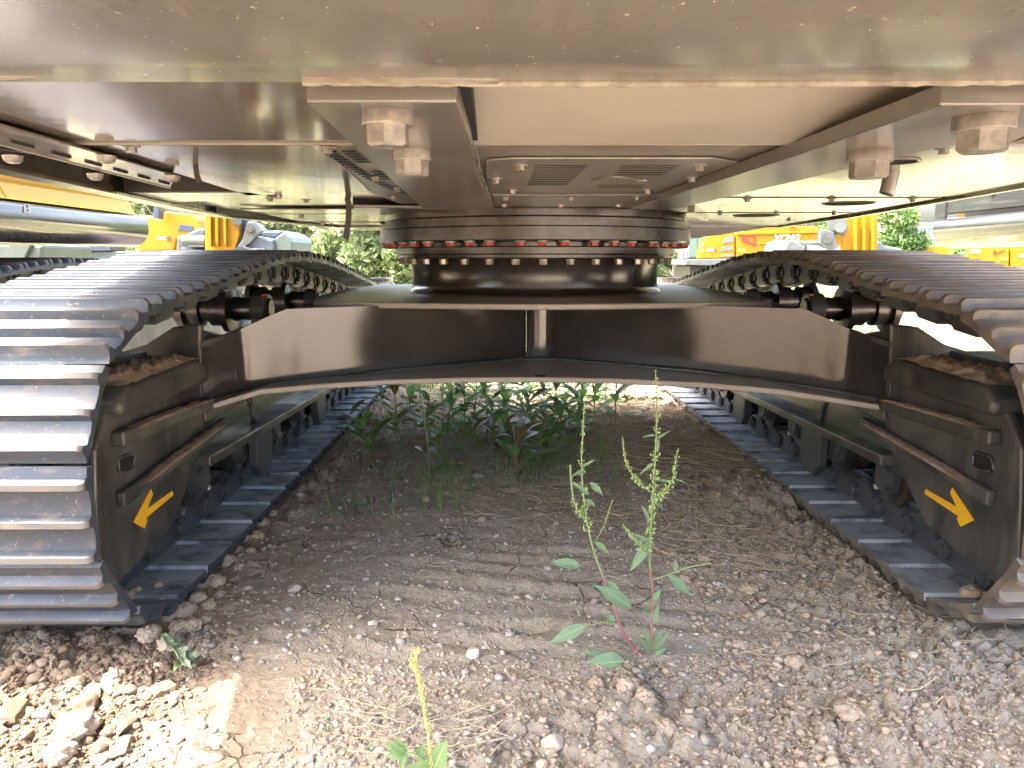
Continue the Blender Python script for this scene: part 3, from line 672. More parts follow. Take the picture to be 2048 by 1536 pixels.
# weld beads along the inner feet of the girders
def bead(nm, a, c, r, parent, n=40, m=m_gird, amp=.0035, mid=None):
    A = Vector(a); C = Vector(c); pts = []; rad = []
    for i in range(n+1):
        t = i/n; p = A.lerp(C, t) if mid is None else (A.lerp(Vector(mid), t*2) if t < .5 else Vector(mid).lerp(C, t*2-1))
        pts.append(p+Vector((random.uniform(-amp, amp)*.4, 0, 0))); rad.append(r*(1+.22*math.sin(i*2.4)+random.uniform(-.1, .1)))
    b = MB(); b.tube(pts, rad, 8, 0); return b.build(nm, m, parent, 80)
A = Zp(944, 290, ZP); B_ = Zp(958, 345, ZP); C_ = Zp(984, 412, ZP)
bead('weld_seam', A, C_, .010, gl, 46, mid=B_); A = Zp(1600, 296, ZP); C_ = Zp(1268, 412, ZP); bead('weld_seam', A, C_, .010, gr, 60)
bigM = hexbolt_mesh('counterweight_bolt', [m_bolt], .0345, .019, .029, .026)
bigM2 = hexbolt_mesh('counterweight_bolt', [m_bolt], .040, .019, .034, .028)
def at(me, nm, px, py, z, parent, rot=0): p = Zp(px, py, z); return inst(me, nm, parent, Matrix.Translation((p.x, p.y, z+.0005)) @ Matrix.Rotation(rot, 4, 'Z'))
at(bigM, 'counterweight_bolt', 775, 224, ZG, gl, .2); at(bigM, 'counterweight_bolt', 824, 301, ZG, gl, .9)
at(bigM2, 'counterweight_bolt', 1970, 235, ZG, gr, .6); at(bigM2, 'counterweight_bolt', 1740, 304, ZG, gr, .1)
# vent grid beside the left girder
vn = 0
for k in range(22):
    t = k/21; 
    for c in range(2):
        if c == 1 and k in (5, 6, 7, 13, 14): continue
        x0 = 642+(812-642)*t + (0 if c == 0 else 40-16*t); yy = 302+(388-302)*(1-(1-t)**1.35); w_ = 30-13*t
        hh = 2.6*(1-.55*t)
        q = P2([(x0, yy), (x0+w_, yy), (x0+w_+2.2, yy+hh), (x0+2.2, yy+hh)], ZP-.0008)
        if c == 1 and x0+w_ > 612+ (850-612)*((yy-205)/215)+8: continue
        b = MB(); b.prism([tuple(p) for p in q], (0, 0, .0006)); b.build('vent_slot', m_black, pl[0])  # thin black strip painted for the shade of a vent slot
# louvred cover in the middle
cov = slab('louvred_cover', [(972, 322), (1025, 318), (1425, 318), (1475, 326), (1310, 386), (985, 386), (972, 345)], ZP-.004, .005, m_panel, up, .0015)
cov2 = slab('lower_cover', [(985, 391), (1330, 391), (1275, 413), (990, 413)], ZP-.003, .005, m_panel, up, .0015)
for k in range(11):
    yy = 331+4.4*k*(1-.013*k); xa = 1070-1.5*k; xb = 1176-4.2*k
    slab('louvre_slot', [(xa, yy), (xb, yy), (xb-1, yy+1.3), (xa-1, yy+1.3)], ZP-.0046, .0005, m_black, cov, 0)  # louvres are flat black strips standing for shaded slits
for k in range(5):
    yy = 331+4.5*k; slab('louvre_slot', [(1245-4*k, yy), (1362-9*k, yy), (1360-9*k, yy+1.3), (1243-4*k, yy+1.3)], ZP-.0046, .0005, m_black, cov, 0)
for k in range(2):
    yy = 370+4*k; slab('louvre_slot', [(1198-3*k, yy), (1290-6*k, yy), (1289-6*k, yy+1.2), (1197-3*k, yy+1.2)], ZP-.0046, .0005, m_black, cov, 0)
b = MB(); pts = [Zp(1183+ (1293-1183)*t, 361-7.5*math.sin(PI*min(1, t*1.12)), ZP-.004) for t in np.linspace(0, 1, 20)]; b.tube(pts, .0022, 6); b.build('stamped_arc', m_gird, cov, 60)
smallM = hexbolt_mesh('plate_bolt', [m_bolt], .017, .003, .0105, .010); smallZ = hexbolt_mesh('plate_bolt', [m_zinc], .017, .003, .0105, .010)
for px, py, par in ((1041, 331, cov), (991, 358, cov), (1025, 380, cov), (1295, 380, cov), (1400, 331, cov), (1385, 355, cov), (1011, 394, cov2), (1142, 394, cov2), (1274, 394, cov2)): at(smallM, 'plate_bolt', px, py, ZP-.004, par, px)
for px, py in ((1008, 408), (1122, 408), (1237, 408)): at(smallZ, 'plate_bolt', px, py, ZP, up, px)
for px, py in ((655, 294), (262, 292), (603, 432), (645, 446), (664, 449), (629, 461), (548, 447), (557, 390), (540, 396), (752, 354), (795, 375), (788, 392), (612, 398),
               (1888, 296), (1495, 397), (1663, 397), (1825, 397), (1440, 425), (1552, 425), (1668, 425), (1578, 438)): at(smallM, 'plate_bolt', px, py, ZP, up, px)
# round holes in the right-hand plates, each with a rolled rim
for px, py, rx in ((1697, 407, 48), (1512, 431, 46), (1790, 323, 40)):
    c = Zp(px, py, ZP-.001); e = Zp(px+rx, py, ZP-.001); r = e.x-c.x
    b = MB(); b.cyl((c.x, c.y, ZP-.001), (c.x, c.y, ZP-.0002), r, None, 40); h_ = b.build('access_hole', m_black, up)  # flat black disc paints the dark of the opening
    b = MB(); b.lathe([(r, -.002), (r+.006, -.003), (r+.008, 0)], (c.x, c.y, ZP), 40); b.build('hole_rim', m_under, h_, 60)
p = Zp(1792, 322, ZP+.03); b = MB(); b.tube([p+Vector((0, 0, .05)), p, Yp(1782, 350, p.y), Yp(1776, 378, p.y), Yp(1772, 388, p.y)], [.019, .019, .019, .019, .018], 18); b.build('drain_pipe', m_gird, up, 60)
b = MB(); a_ = Yp(1798, 322, p.y); 
# hanging rubber strips on the left
for (pp, y_, wd) in (([(397, 306), (391, 330), (394, 352), (400, 366)], Zp(395, 330, ZP).y, .012), ([(692, 389), (698, 410), (697, 440), (692, 475)], 3.0, .022)):
    pts = [Yp(px, py, y_) for px, py in pp]; b = MB()
    for i in range(len(pts)-1): b.bar(pts[i], pts[i+1]+(pts[i+1]-pts[i])*.04, wd, .004, up=(0, 1, 0))
    b.build('rubber_strip', m_dark, up)
# channel under the plates left of the ring
b = MB(); q = [Zp(706, 415, 1.185), Zp(848, 417, 1.185), Zp(858, 428, 1.185), Zp(706, 431, 1.185)]; b.prism([tuple(v) for v in q], (0, 0, .012))
b.build('cross_channel', m_gird, up, None, .003)
b = MB(); a_ = Zp(1382, 420, 1.19); c_ = Zp(1412, 438, 1.19); b.bar(a_, c_, .03, .02); b.build('bracket', m_gird, up)
# open bay at the far left with the slotted rail
rp = [Zp(0, 288, 1.188), Zp(340, 376, 1.188), Zp(352, 352, 1.188), Zp(128, 290, 1.188)]
d = (rp[1]-rp[0]).normalized()
b = MB(); A0 = rp[0]-d*.3; A1 = rp[1]; B1 = rp[2]; B0 = rp[3]-d*.3
b.prism([tuple(A0), tuple(A1), tuple(B1), tuple(B0)], (0, 0, .004)); rail = b.build('slotted_rail', m_under, up, None, .001)
b = MB(); b.bar(A0+Vector((0, 0, .02)), A1+Vector((0, 0, .02)), .004, .045); b.build('rail_flange', m_zinc, rail)
m_ext = (B1-A1)
for k in range(7):
    c = A0.lerp(A1, .2+.12*k)+m_ext*.35; c2 = c+d*.07
    b = MB(); b.tube([c+Vector((0, 0, -.0012)), c2+Vector((0, 0, -.0012))], .0035, 6); b.build('rail_slot', m_black, rail)  # black rod standing for the shaded slot in the rail
b = MB(); b.bar((-1.13, 1.36, 1.262), (-.60, 2.60, 1.262), .01, .12); b.build('bay_wall', m_dark, up)
b = MB(); q = [Zp(262, 385, ZP), Zp(500, 385, ZP), Zp(560, 396, ZP), Zp(330, 405, ZP)]; b.prism([tuple(v) for v in q], (0, 0, .006)); b.build('bottom_plate', m_under, up, None, .002)
b = MB(); b.bar(Zp(250, 385, ZP)+Vector((0, 0, .07)), Zp(470, 386, ZP)+Vector((0, 0, .07)), .01, .14); b.build('bay_wall', m_dark, up)
pl2 = [Zp(0, 336, 1.19), Zp(270, 384, 1.19)]
rndM = MB(); rndM.lathe([(0, -.016), (.010, -.015), (.017, -.010), (.019, 0)], (0, 0, 0), 20); rndM = rndM.mesh('dome_bolt', [m_bolt], 80)
for px, py in ((25, 312), (212, 312), (190, 348), (345, 352)): at(rndM, 'dome_bolt', px, py, 1.186, rail)
# ---- counterweight
cw = MB(); lv = []
def cwring(ins, z, insb=None):
    pts = []
    N_ = 72; xc0 = .124; a = 1.245-ins; 
    for i in range(N_+1):
        t = PI+PI*i/N_      # rear half super-ellipse
        c, s = math.cos(t), math.sin(t); e = .42
        pts.append((xc0+a*math.copysign(abs(c)**e, c), 1.24-(.88-ins)*abs(s)**.62, z))
    return pts
prof = [(.18, 1.150), (.12, 1.150), (.07, 1.158), (.035, 1.178), (.012, 1.21), (0, 1.26), (0, 1.7), (.03, 2.4), (.15, 2.55)]
rings = [cwring(i, z) for i, z in prof]; n = len(rings[0]); cw.v = [v for r in rings for v in r]
cw.f = [(j*n+i, j*n+i+1, (j+1)*n+i+1, (j+1)*n+i) for j in range(len(rings)-1) for i in range(n-1)]
# bottom: from the first ring forward to the seam line, rising gently
nb = len(cw.v); ysm = .955
r0_ = rings[0]; low = []
for i, v in enumerate(r0_): low.append((v[0], max(v[1], .70), 1.150))
cols = []
for j, (yy, zz) in enumerate(((.70, 1.152), (.80, 1.170), (.88, 1.184), (.955, 1.192))):
    cols.append([(v[0], max(v[1], yy), zz if v[1] < yy else zz) for v in r0_])
allr = cols
for c in allr: cw.v += c
base0 = 0
for j in range(len(allr)):
    a0 = base0 if j == 0 else nb+(j-1)*n; b0 = nb+j*n
    cw.f += [(b0+i, b0+i+1, a0+i+1, a0+i) for i in range(n-1)]
# front wall going up from the seam, and the top
e0 = nb+(len(allr)-1)*n; k0 = len(cw.v); cw.v += [(v[0], v[1]+.0, 1.33) for v in allr[-1]]
cw.f += [(k0+i, k0+i+1, e0+i+1, e0+i) for i in range(n-1)]
top = (len(prof)-1)*n; cw.f.append(tuple(range(top, top+n)))
cw.m = [0]*len(cw.f); cwo = cw.build('counterweight', m_cwt, EX, 50)
# casting lips and weld dust at its front edge
b = MB(); pts = []; rad = []
for i in range(90):
    t = i/89; p = Zp(605+(2060-605)*t, 163+4*math.sin(t*3)-2*t, 1.190); pts.append(p); rad.append(.0048*(1+.2*math.sin(i*1.7)*math.sin(i*.6)+.15*random.random()))
b.tube(pts, rad, 8); b.build('casting_lip', m_rough, cwo, 80)
b = MB(); q = [Zp(-120, 163, 1.186), Zp(0, 149, 1.186), Zp(300, 131, 1.186), Zp(520, 118, 1.186), Zp(552, 121, 1.186), Zp(545, 132, 1.186), Zp(300, 141, 1.186), Zp(0, 163, 1.186), Zp(-120, 175, 1.186)]
b.prism([tuple(v) for v in q], (0, 0, .012)); b.build('casting_lip', m_rough, cwo, None, .003)
b = MB(); q = [Zp(600, 152, 1.187), Zp(900, 156, 1.187), Zp(1000, 160, 1.187), Zp(1000, 170, 1.187), Zp(606, 168, 1.187)]
b.prism([tuple(v) for v in q], (0, 0, .008)); b.build('casting_lip', m_rough, cwo, None, .003)
# ---------------------------------------------------------------- neighbours and background machines
m_yellow = mat('yellow_machine_paint', (.24, .125, .004), .5, ior=1.35, bump=[(3, .002)], var=[(2, (.26, .14, .006), .4, .7)])
m_greybeam = mat('glossy_grey_deck_paint', (.05, .053, .053), .10, ior=1.6, bump=[(6, .0006, (1, .12, 1)), (60, .0002, (1, .1, 1))], var=[(40, (.16, .16, .155), .5, .7, (1, .06, 1), None, .5)])
m_bluegrey = mat('blue_grey_bucket_paint', (.05, .064, .09), .45, var=[(6, (.08, .095, .115), .45, .7)], bump=[(20, .002)])
m_palegrey = mat('pale_grey_bucket_paint', (.07, .08, .085), .45, var=[(6, (.10, .105, .105), .45, .7)])
m_teal = mat('grey_green_paint', (.055, .078, .072), .4, var=[(3, (.08, .10, .09), .45, .7)])
m_navy = mat('navy_steel', (.035, .05, .09), .3)
m_white = mat('white_film', (.5, .5, .5), .4)
m_redf = mat('red_film', (.58, .02, .015), .35)
m_glass = mat('cab_glass', (.09, .15, .13), .06, ior=1.6)
m_rust = mat('rusty_shoe_edge', (.20, .11, .06), .6, var=[(14, (.10, .09, .09), .45, .6)])
m_hose = mat('black_hose', (.02, .02, .022), .4)
m_vent = mat('dark_vent_grille', (.10, .11, .115), .5)
def F(pts, y): return [tuple(Yp(px, py, y)) for px, py in pts]
def slabF(nm, pts, y, th, m, par, bevel=.01, smooth=None):
    b = MB(); b.prism(F(pts, y), (0, th, 0)); return b.build(nm, m, par, smooth, bevel)
# --- left neighbour: glossy rounded side beam, yellow panels, its near track
def sidebeam(x0, sg, y0, y1, z0, z1, par, m=None, k=12):
    """rounded deck beam running along y; outer face at x0, body towards sg"""
    h = z1-z0; prof = [(0, z1-.02), (.012, z1-.005), (.03, z1), (.30, z1), (.30, z0+.01), (.16, z0)]
    for i in range(k+1):
        a = PI/2*i/k; prof.append((.12-.12*math.sin(a), z0+.11-.11*math.cos(a)))
    b = MB(); n = len(prof); ends = [(y0, 0), (y0+.006, 0), (y1-.03, 0), (y1-.008, .012), (y1, .03)]
    vs = []
    for yy, ins in ends:
        for u, z in prof: vs.append((x0+sg*(u if u > .29 else u+ins), yy, z if ins == 0 else z0+ (z-z0)*(1-ins*2)+ins*h))
    fs = [(j*n+i, j*n+(i+1) % n, (j+1)*n+(i+1) % n, (j+1)*n+i) for j in range(len(ends)-1) for i in range(n)]+[tuple(range(n)), tuple(reversed(range((len(ends)-1)*n, len(ends)*n)))]
    b.add(vs, fs); return b.build('side_beam', m or m_greybeam, par, 35)
m_yellow2 = mat('shade_lifted_yellow_paint', (.50, .29, .012), .45, ior=1.35)  # machine yellow brightened in colour for panels facing away from the sun
NL = thing('excavator', 'yellow excavator close on the left with a glossy dark rounded side beam', 'excavator', (-3.9, 4.2, 0))
sb = sidebeam(-2.3, -1, 1.6, 4.95, 1.062, 1.252, NL)
st = [Xp(px, py, -2.2985) for px, py in ((48, 407), (61, 409), (61, 427), (48, 425))]
b = MB(); b.prism([tuple(p) for p in st], (.0012, 0, 0)); lab = b.build('warning_label', m_white, sb)
b = MB(); c = Xp(54.5, 417, -2.297); b.prism([(-2.2972, c.y-.012, c.z+.012), (-2.2972, c.y+.008, c.z+.018), (-2.2972, c.y+.002, c.z+.002)], (.0008, 0, 0)); b.build('symbol', m_black, lab)
b = MB(); b.prism([(-2.2972, c.y+.012, c.z-.006), (-2.2972, c.y-.008, c.z-.018), (-2.2972, c.y-.002, c.z-.002)], (.0008, 0, 0)); b.build('symbol', m_black, lab)
for (ya, yb) in ((1.6, 3.62), (3.63, 4.86)):
    prof = [(0, 1.262), (0.02, 1.27), (.055, 1.345), (.05, 1.36), (.05, 1.60), (.14, 1.68), (.7, 1.75), (.7, 1.262)]
    b = MB(); b.prism([(-2.33-u+.0, ya, z) for u, z in prof], (0, yb-ya, 0)); b.build('side_panel', m_yellow2, NL, None, .012, 3)
b = MB(); b.box(-5.3, -3.04, 1.2, 5.2, 1.25, 2.6); b.build('engine_house', m_yellow, NL, None, .05)
b = MB(); b.box(-5.2, -2.62, 1.6, 5.3, 1.08, 1.24); b.build('deck', m_dark, NL, None, .02)
b = MB(); b.lathe([(.6, .8), (.6, 1.08)], (-3.9, 4.6, 0), 40); b.build('slew_neck', m_ring, NL, 40)
b = MB(); b.box(-4.9, -2.9, 3.7, 5.2, .5, .8); b.build('carbody', m_beam, NL, None, .03)
b = MB(); b.box(-2.75, -2.45, 2.9, 6.6, .25, .62); b.build('track_frame', m_frame, NL, None, .02)
shoeN = shoe_mesh(m_shoe, m_rust, m_shoe_in)
track(-2.62, shoeN, NL, dy=.75, dz=-.03, link=True)
# --- right neighbour
NR = thing('excavator', 'grey sided excavator at the right edge with a shiny rounded side beam in the sun', 'excavator', (4.0, 4.0, 0))
b_sb = sidebeam(2.45, 1, 1.5, 4.42, 1.045, 1.212, NR)
b = MB(); b.box(2.47, 2.49, 1.5, 4.36, 1.232, 1.40); b.build('side_plate', m_greybeam, NR, None, .006)
b = MB(); b.box(2.455, 2.475, 4.30, 4.40, 1.15, 1.42); b.build('corner_plate', m_greybeam, NR, None, .006)
b = MB(); b.box(2.60, 2.78, 1.5, 4.36, 1.06, 1.45); b.build('deck', m_dark, NR, None, .01)
for y in (3.9, 3.45):
    b = MB(); b.cyl((2.47, y, 1.33), (2.462, y, 1.33), .02, None, 16); b.build('plate_bolt', m_bolt, NR, 40)
b = MB(); b.box(2.9, 5.4, 1.2, 5.0, 1.25, 2.7); b.build('engine_house', m_yellow, NR, None, .05)
b = MB(); b.lathe([(.6, .8), (.6, 1.08)], (4.0, 4.0, 0), 40); b.build('slew_neck', m_ring, NR, 40)
b = MB(); b.box(3.0, 5.0, 3.4, 4.7, .5, .8); b.build('carbody', m_beam, NR, None, .03)
# --- far left yellow excavator
FL = thing('excavator', 'yellow excavator in the left background behind the near side beam, with a grey-green deck', 'excavator', tuple(Yp(340, 560, 13.6)))
yb = 13
bd = slabF('body_panel', [(276, 505), (276, 428), (318, 438), (326, 425), (330, 422), (384, 428), (396, 440), (404, 458), (404, 478), (352, 479), (348, 501)], yb, 1.6, m_yellow, FL, .03)
slabF('body_panel', [(353, 480), (404, 479), (404, 502), (349, 502)], yb+.03, 1.5, m_yellow, FL, .02)
slabF('window', [(361, 449), (386, 452), (387, 463), (355, 462)], yb-.012, .012, m_navy, bd, .003)
p0, p1 = Yp(314, 479, yb-.02), Yp(334, 480, yb-.02); textobj('380C', bd, p0, p1-p0, (0, 0, 1), .06, m_white, name='lettering')
slabF('red_label', [(333, 474), (341, 474), (341, 481), (333, 481)], yb-.012, .01, m_redf, bd, 0)
slabF('deck', [(150, 502), (348, 503), (410, 502), (410, 512), (300, 519), (160, 519)], yb-.05, 1.8, m_teal, FL, .02)
slabF('tool_box', [(148, 486), (222, 486), (222, 502), (150, 503)], yb-.1, .5, m_navy, FL, .015)
for k in range(10): slabF('grille_slot', [(152+6*k, 490), (156+6*k, 490), (156+6*k, 493), (152+6*k, 493)], yb-.104, .006, m_white if k in (2, 6) else m_teal, FL, 0)
slabF('roof', [(318, 404), (352, 411), (368, 423), (368, 427), (322, 420)], yb+.4, 1.5, m_bluegrey, FL, .02)
slabF('pillar', [(309, 402), (320, 404), (316, 438), (306, 436)], yb-.3, .2, m_navy, FL, .01)
b = MB()
for i, (a, c, d_, e) in enumerate((((90, 480), (92, 500), (100, 515), (108, 520)), ((98, 480), (108, 505), (120, 510), (140, 512)), ((118, 480), (122, 500), (135, 508), (148, 508)), ((128, 482), (140, 492), (150, 500), (150, 512)), ((108, 484), (100, 495), (104, 510), (112, 518)))):
    hb = MB(); hb.tube([Yp(*a, yb-.3), Yp(*c, yb-.35), Yp(*d_, yb-.35), Yp(*e, yb-.3)], .02, 8); hb.build('hose', m_hose, FL, 70)
slabF('lower_track', [(118, 521), (300, 521), (300, 545), (118, 545)], yb-.2, .5, m_dark, FL, .03)
for r_ in range(2):
    for k in range(12): slabF('track_pad', [(121+13*k, 524+9*r_), (129+13*k, 524+9*r_), (129+13*k, 530+9*r_), (121+13*k, 530+9*r_)], yb-.23, .03, m_teal, FL, 0)
# grey-green counterweight block standing at the far left
GB = slabF('steel_box', [(-40, 486), (86, 489), (84, 541), (-40, 541)], 7.5, .9, m_teal, None, .03); tag(GB, 'grey-green steel box between the machines at the far left edge', 'steel box')
b = MB(); b.prism(F([(14, 487), (62, 487), (38, 541)], 7.46), (0, .05, 0)); b.build('gusset', m_teal, GB, None, .01)
# --- left arm and bucket
def arm(pxs, y, lab, loc):
    t = thing('excavator', lab, 'excavator', tuple(Yp(loc[0], loc[1], y))); return t
AL = arm(None, 9, 'yellow excavator arm with vertical ribs and a blue-grey bucket, left background', (440, 600))
stk = slabF('arm', [(409, 416), (477, 424), (479, 470), (470, 500), (462, 512), (412, 512), (410, 498)], 9, .42, m_yellow, AL, .015)
for (a, c) in ((417, 421), (430, 435), (447, 451)):
    slabF('rib', [(a, 420), (c, 421), (c+1, 494), (c-1, 488), (a+1, 483)], 8.93, .07, m_yellow, stk, .004)
slabF('bucket_side', [(355, 512), (353, 478), (357, 472), (372, 469), (398, 456), (410, 459), (410, 512)], 9.3, .08, m_bluegrey, AL, .02)
b = MB(); P_ = [Vector(p) for p in F([(362, 474), (410, 470)], 9.1)]
b.cyl(Yp(366, 482, 9.2), Yp(412, 482, 9.2), .062, .062, 20); b.build('bucket_tube', m_palegrey, AL, 40)
slabF('bucket_floor', [(374, 490), (408, 490), (408, 494), (376, 494)], 9.15, .2, m_palegrey, AL, .004)
slabF('bucket_floor', [(362, 495), (402, 500), (412, 512), (360, 512)], 9.2, .3, m_bluegrey, AL, .01)
slabF('link_plate', [(476, 432), (500, 437), (488, 470), (482, 470)], 9.1, .3, m_navy, AL, .01)
slabF('bucket_ear', [(492, 452), (496, 442), (512, 444), (528, 462), (516, 468), (500, 486), (482, 500), (474, 512), (470, 500), (484, 480)], 8.96, .06, m_palegrey, AL, .01)
slabF('bucket_ear', [(497, 450), (508, 444), (520, 448), (534, 462), (516, 470), (500, 486)], 9.26, .06, m_bluegrey, AL, .01)
b = MB(); b.cyl(Yp(499, 456, 8.9), Yp(499, 456, 9.4), .045, None, 20); b.build('pin', m_greybeam, AL, 40)
b = MB(); b.cyl(Yp(474, 441, 8.9), Yp(474, 441, 9.45), .055, None, 20); b.build('pin', m_palegrey, AL, 40)
b = MB(); b.cyl(Yp(480, 503, 8.9), Yp(480, 503, 9.4), .06, None, 20); b.build('pin', m_bluegrey, AL, 40)
slabF('bucket_shell', [(490, 480), (500, 470), (548, 478), (549, 512), (492, 512)], 9.0, 1.0, m_bluegrey, AL, .03)
slabF('bucket_shell', [(516, 462), (562, 461), (568, 464), (550, 477), (504, 474)], 9.25, .8, m_bluegrey, AL, .02)
slabF('bucket_side', [(549, 477), (568, 463), (580, 474), (585, 484), (586, 512), (548, 512)], 9.05, .9, m_teal, AL, .02)
slabF('wear_strip', [(486, 492), (500, 497), (530, 496), (529, 500), (498, 501), (486, 496)], 8.93, .05, m_palegrey, AL, .004)
# --- right arm and bucket
AR = arm(None, 10, 'yellow excavator arm with three ribs and a pale grey bucket, right background', (1720, 600))
stk = slabF('arm', [(1690, 428), (1755, 416), (1756, 520), (1684, 520), (1683, 468), (1694, 454)], 10, .45, m_yellow, AR, .015)
for a in (1710, 1727, 1745): slabF('rib', [(a, 428), (a+5, 427), (a+4, 520), (a-1, 520)], 9.93, .07, m_yellow, stk, .004)
slabF('lug', [(1668, 432), (1688, 430), (1697, 452), (1690, 472), (1676, 460)], 9.95, .3, m_palegrey, AR, .01)
b = MB(); b.cyl(Yp(1681, 454, 9.85), Yp(1681, 454, 10.4), .07, None, 20); b.build('pin', m_palegrey, AR, 40)
b = MB(); b.cyl(Yp(1655, 478, 9.85), Yp(1655, 478, 10.3), .06, None, 20); b.build('pin', m_greybeam, AR, 40)
slabF('bucket_ear', [(1640, 462), (1648, 459), (1668, 464), (1672, 480), (1684, 514), (1662, 514), (1650, 500), (1640, 486)], 9.9, .07, m_palegrey, AR, .01)
slabF('bucket_side', [(1562, 520), (1570, 494), (1576, 482), (1585, 480), (1612, 494), (1610, 520)], 9.9, .8, m_palegrey, AR, .02)
slabF('bucket_shell', [(1580, 482), (1640, 482), (1652, 500), (1612, 496)], 10.0, .8, m_palegrey, AR, .02)
b = MB(); b.cyl(Yp(1612, 514, 10.0), Yp(1672, 514, 10.0), .15, None, 28); b.build('bucket_shell', m_palegrey, AR, 40)
DB = slabF('bucket', [(1753, 520), (1753, 481), (1760, 482), (1770, 491), (1798, 496), (1808, 500), (1811, 508), (1811, 520)], 10.6, 1.1, m_bluegrey, None, .05); tag(DB, 'dark blue-grey digging bucket on the ground just right of the yellow arm', 'bucket')
b = MB(); b.prism(F([(1803, 499), (1806, 500), (1808, 520), (1804, 520)], 10.57), (0, .05, 0)); b.build('edge_plate', m_bluegrey, DB, None, .005)
# --- right far excavator with big lettering
FR = thing('excavator', 'yellow excavator in the right background with big white lettering and a red frame emblem', 'excavator', tuple(Yp(1500, 560, 19.5)))
yb = 19
house = slabF('house_panel', [(1397, 518), (1400, 498), (1410, 474), (1428, 470), (1436, 460), (1465, 459), (1470, 468), (1470, 517)], yb, 2, m_yellow, FR, .03)
h2 = slabF('house_panel', [(1472, 517), (1471, 466), (1500, 456), (1530, 452), (1632, 452), (1637, 458), (1636, 480), (1572, 508), (1510, 508)], yb+.02, 2, m_yellow, FR, .03)
slabF('side_crease', [(1474, 470), (1474, 464), (1634, 463), (1636, 466)], yb-.02, .05, m_yellow, h2, .01)
slabF('side_crease', [(1520, 486), (1572, 490), (1572, 494), (1518, 488)], yb-.02, .05, m_yellow, h2, .008)
slabF('vent_grille', [(1453, 474), (1467, 472), (1467, 484), (1445, 487)], yb-.015, .02, m_vent, house, .003)
slabF('vent_grille', [(1443, 494), (1466, 493), (1466, 501), (1442, 502)], yb-.015, .02, m_vent, house, .003)
slabF('vent_grille', [(1443, 509), (1466, 508), (1466, 513), (1443, 514)], yb-.015, .02, m_vent, house, .003)
b = MB(); o_ = F([(1484, 472), (1510, 469), (1514, 493), (1486, 483)], yb-.01); i_ = F([(1493, 475), (1507, 472), (1510, 487), (1494, 481)], yb-.01)
for k in range(4): b.prism([o_[k], o_[(k+1) % 4], i_[(k+1) % 4], i_[k]], (0, .02, 0))
b.build('red_emblem', m_redf, h2)
p0, p1 = Yp(1544, 484.5, yb-.03), Yp(1600, 483.5, yb-.03); textobj('XCMG', h2, p0, p1-p0, (.0, 0, 1), .185, m_white, shear=.3, bold=.03)
slabF('label_plate', [(1416, 497), (1428, 497), (1428, 503), (1416, 503)], yb-.012, .01, m_white, house, 0)
slabF('label_plate', [(1429, 498), (1433, 498), (1433, 502), (1429, 502)], yb-.012, .01, m_redf, house, 0)
slabF('label_plate', [(1476, 498), (1490, 498), (1490, 504), (1476, 504)], yb-.012, .01, mat('yellow_label', (.75, .5, .05), .4), h2, 0)
for q in ((1406, 489), (1406, 501)): slabF('reflector', [(q[0]-1.5, q[1]-3), (q[0]+1.5, q[1]-3), (q[0]+1.5, q[1]+3), (q[0]-1.5, q[1]+3)], yb-.012, .01, m_white, house, 0)
slabF('deck', [(1371, 519), (1371, 530), (1440, 532), (1600, 532), (1600, 505), (1512, 505), (1470, 517)], yb-.03, 2, m_palegrey, FR, .02)
cabp = slabF('cab_frame', [(1376, 518), (1378, 462), (1384, 456), (1412, 456), (1412, 468), (1400, 498), (1396, 518)], yb+.25, 1.2, m_palegrey, FR, .02)
slabF('cab_glass', [(1379, 514), (1381, 464), (1394, 462), (1394, 514)], yb+.235, .02, m_glass, cabp, 0); slabF('cab_glass', [(1396, 506), (1396, 462), (1407, 462), (1406, 474)], yb+.235, .02, m_glass, cabp, 0)
b = MB(); b.tube([Yp(1366, 518, yb), Yp(1366, 504, yb), Yp(1374, 502, yb), Yp(1374, 520, yb), Yp(1366, 518, yb)], .02, 6); b.build('handrail', m_palegrey, FR)
slabF('undercarriage', [(1380, 531), (1600, 531), (1600, 575), (1380, 575)], yb+.3, 2, m_dark, FR, .03)
b = MB(); b.tube([Yp(1582, 453, yb), Yp(1582, 446, yb), Yp(1588, 446, yb), Yp(1588, 453, yb)], .03, 6); b.build('lifting_eye', m_yellow, FR)
b = MB(); a_, c_ = Yp(1560, 447, yb+1.4), Yp(1618, 447, yb+1.4); b.cyl(a_, c_, .14, None, 20); dr = b.build('dark_cylinder', m_bluegrey, FR, 40)
p0, p1 = Yp(1592, 449.5, yb+1.24), Yp(1613, 449.5, yb+1.24); textobj('IAN', dr, p0, p1-p0, (0, 0, 1), .06, m_white)
# --- far right excavator seen below the shiny beam
FX = thing('excavator', 'yellow excavator at the right edge seen below the shiny side beam', 'excavator', tuple(Yp(2000, 560, 15)))
yb = 15
f1 = slabF('house_panel', [(1926, 525), (1926, 490), (2019, 490), (2018, 533)], yb, 1.6, m_yellow, FX, .02); f2 = slabF('house_panel', [(2022, 534), (2022, 490), (2120, 490), (2120, 535)], yb, 1.6, m_yellow, FX, .02)
p0, p1 = Yp(1936, 506.5, yb-.02), Yp(1961, 506.5, yb-.02); textobj('XCMG', f1, p0, p1-p0, (0, 0, 1), .075, m_white, shear=.3, bold=.03)
p0, p1 = Yp(2035, 515, yb-.02), Yp(2066, 515, yb-.02); textobj('XE3', f2, p0, p1-p0, (0, 0, 1), .07, m_white, bold=.02)
b = MB(); b.prism(F([(1988, 501), (1992, 501), (1992, 507), (2005, 501), (2010, 501), (1988, 511)], yb-.01), (0, .02, 0)); b.build('red_emblem', m_redf, f1)
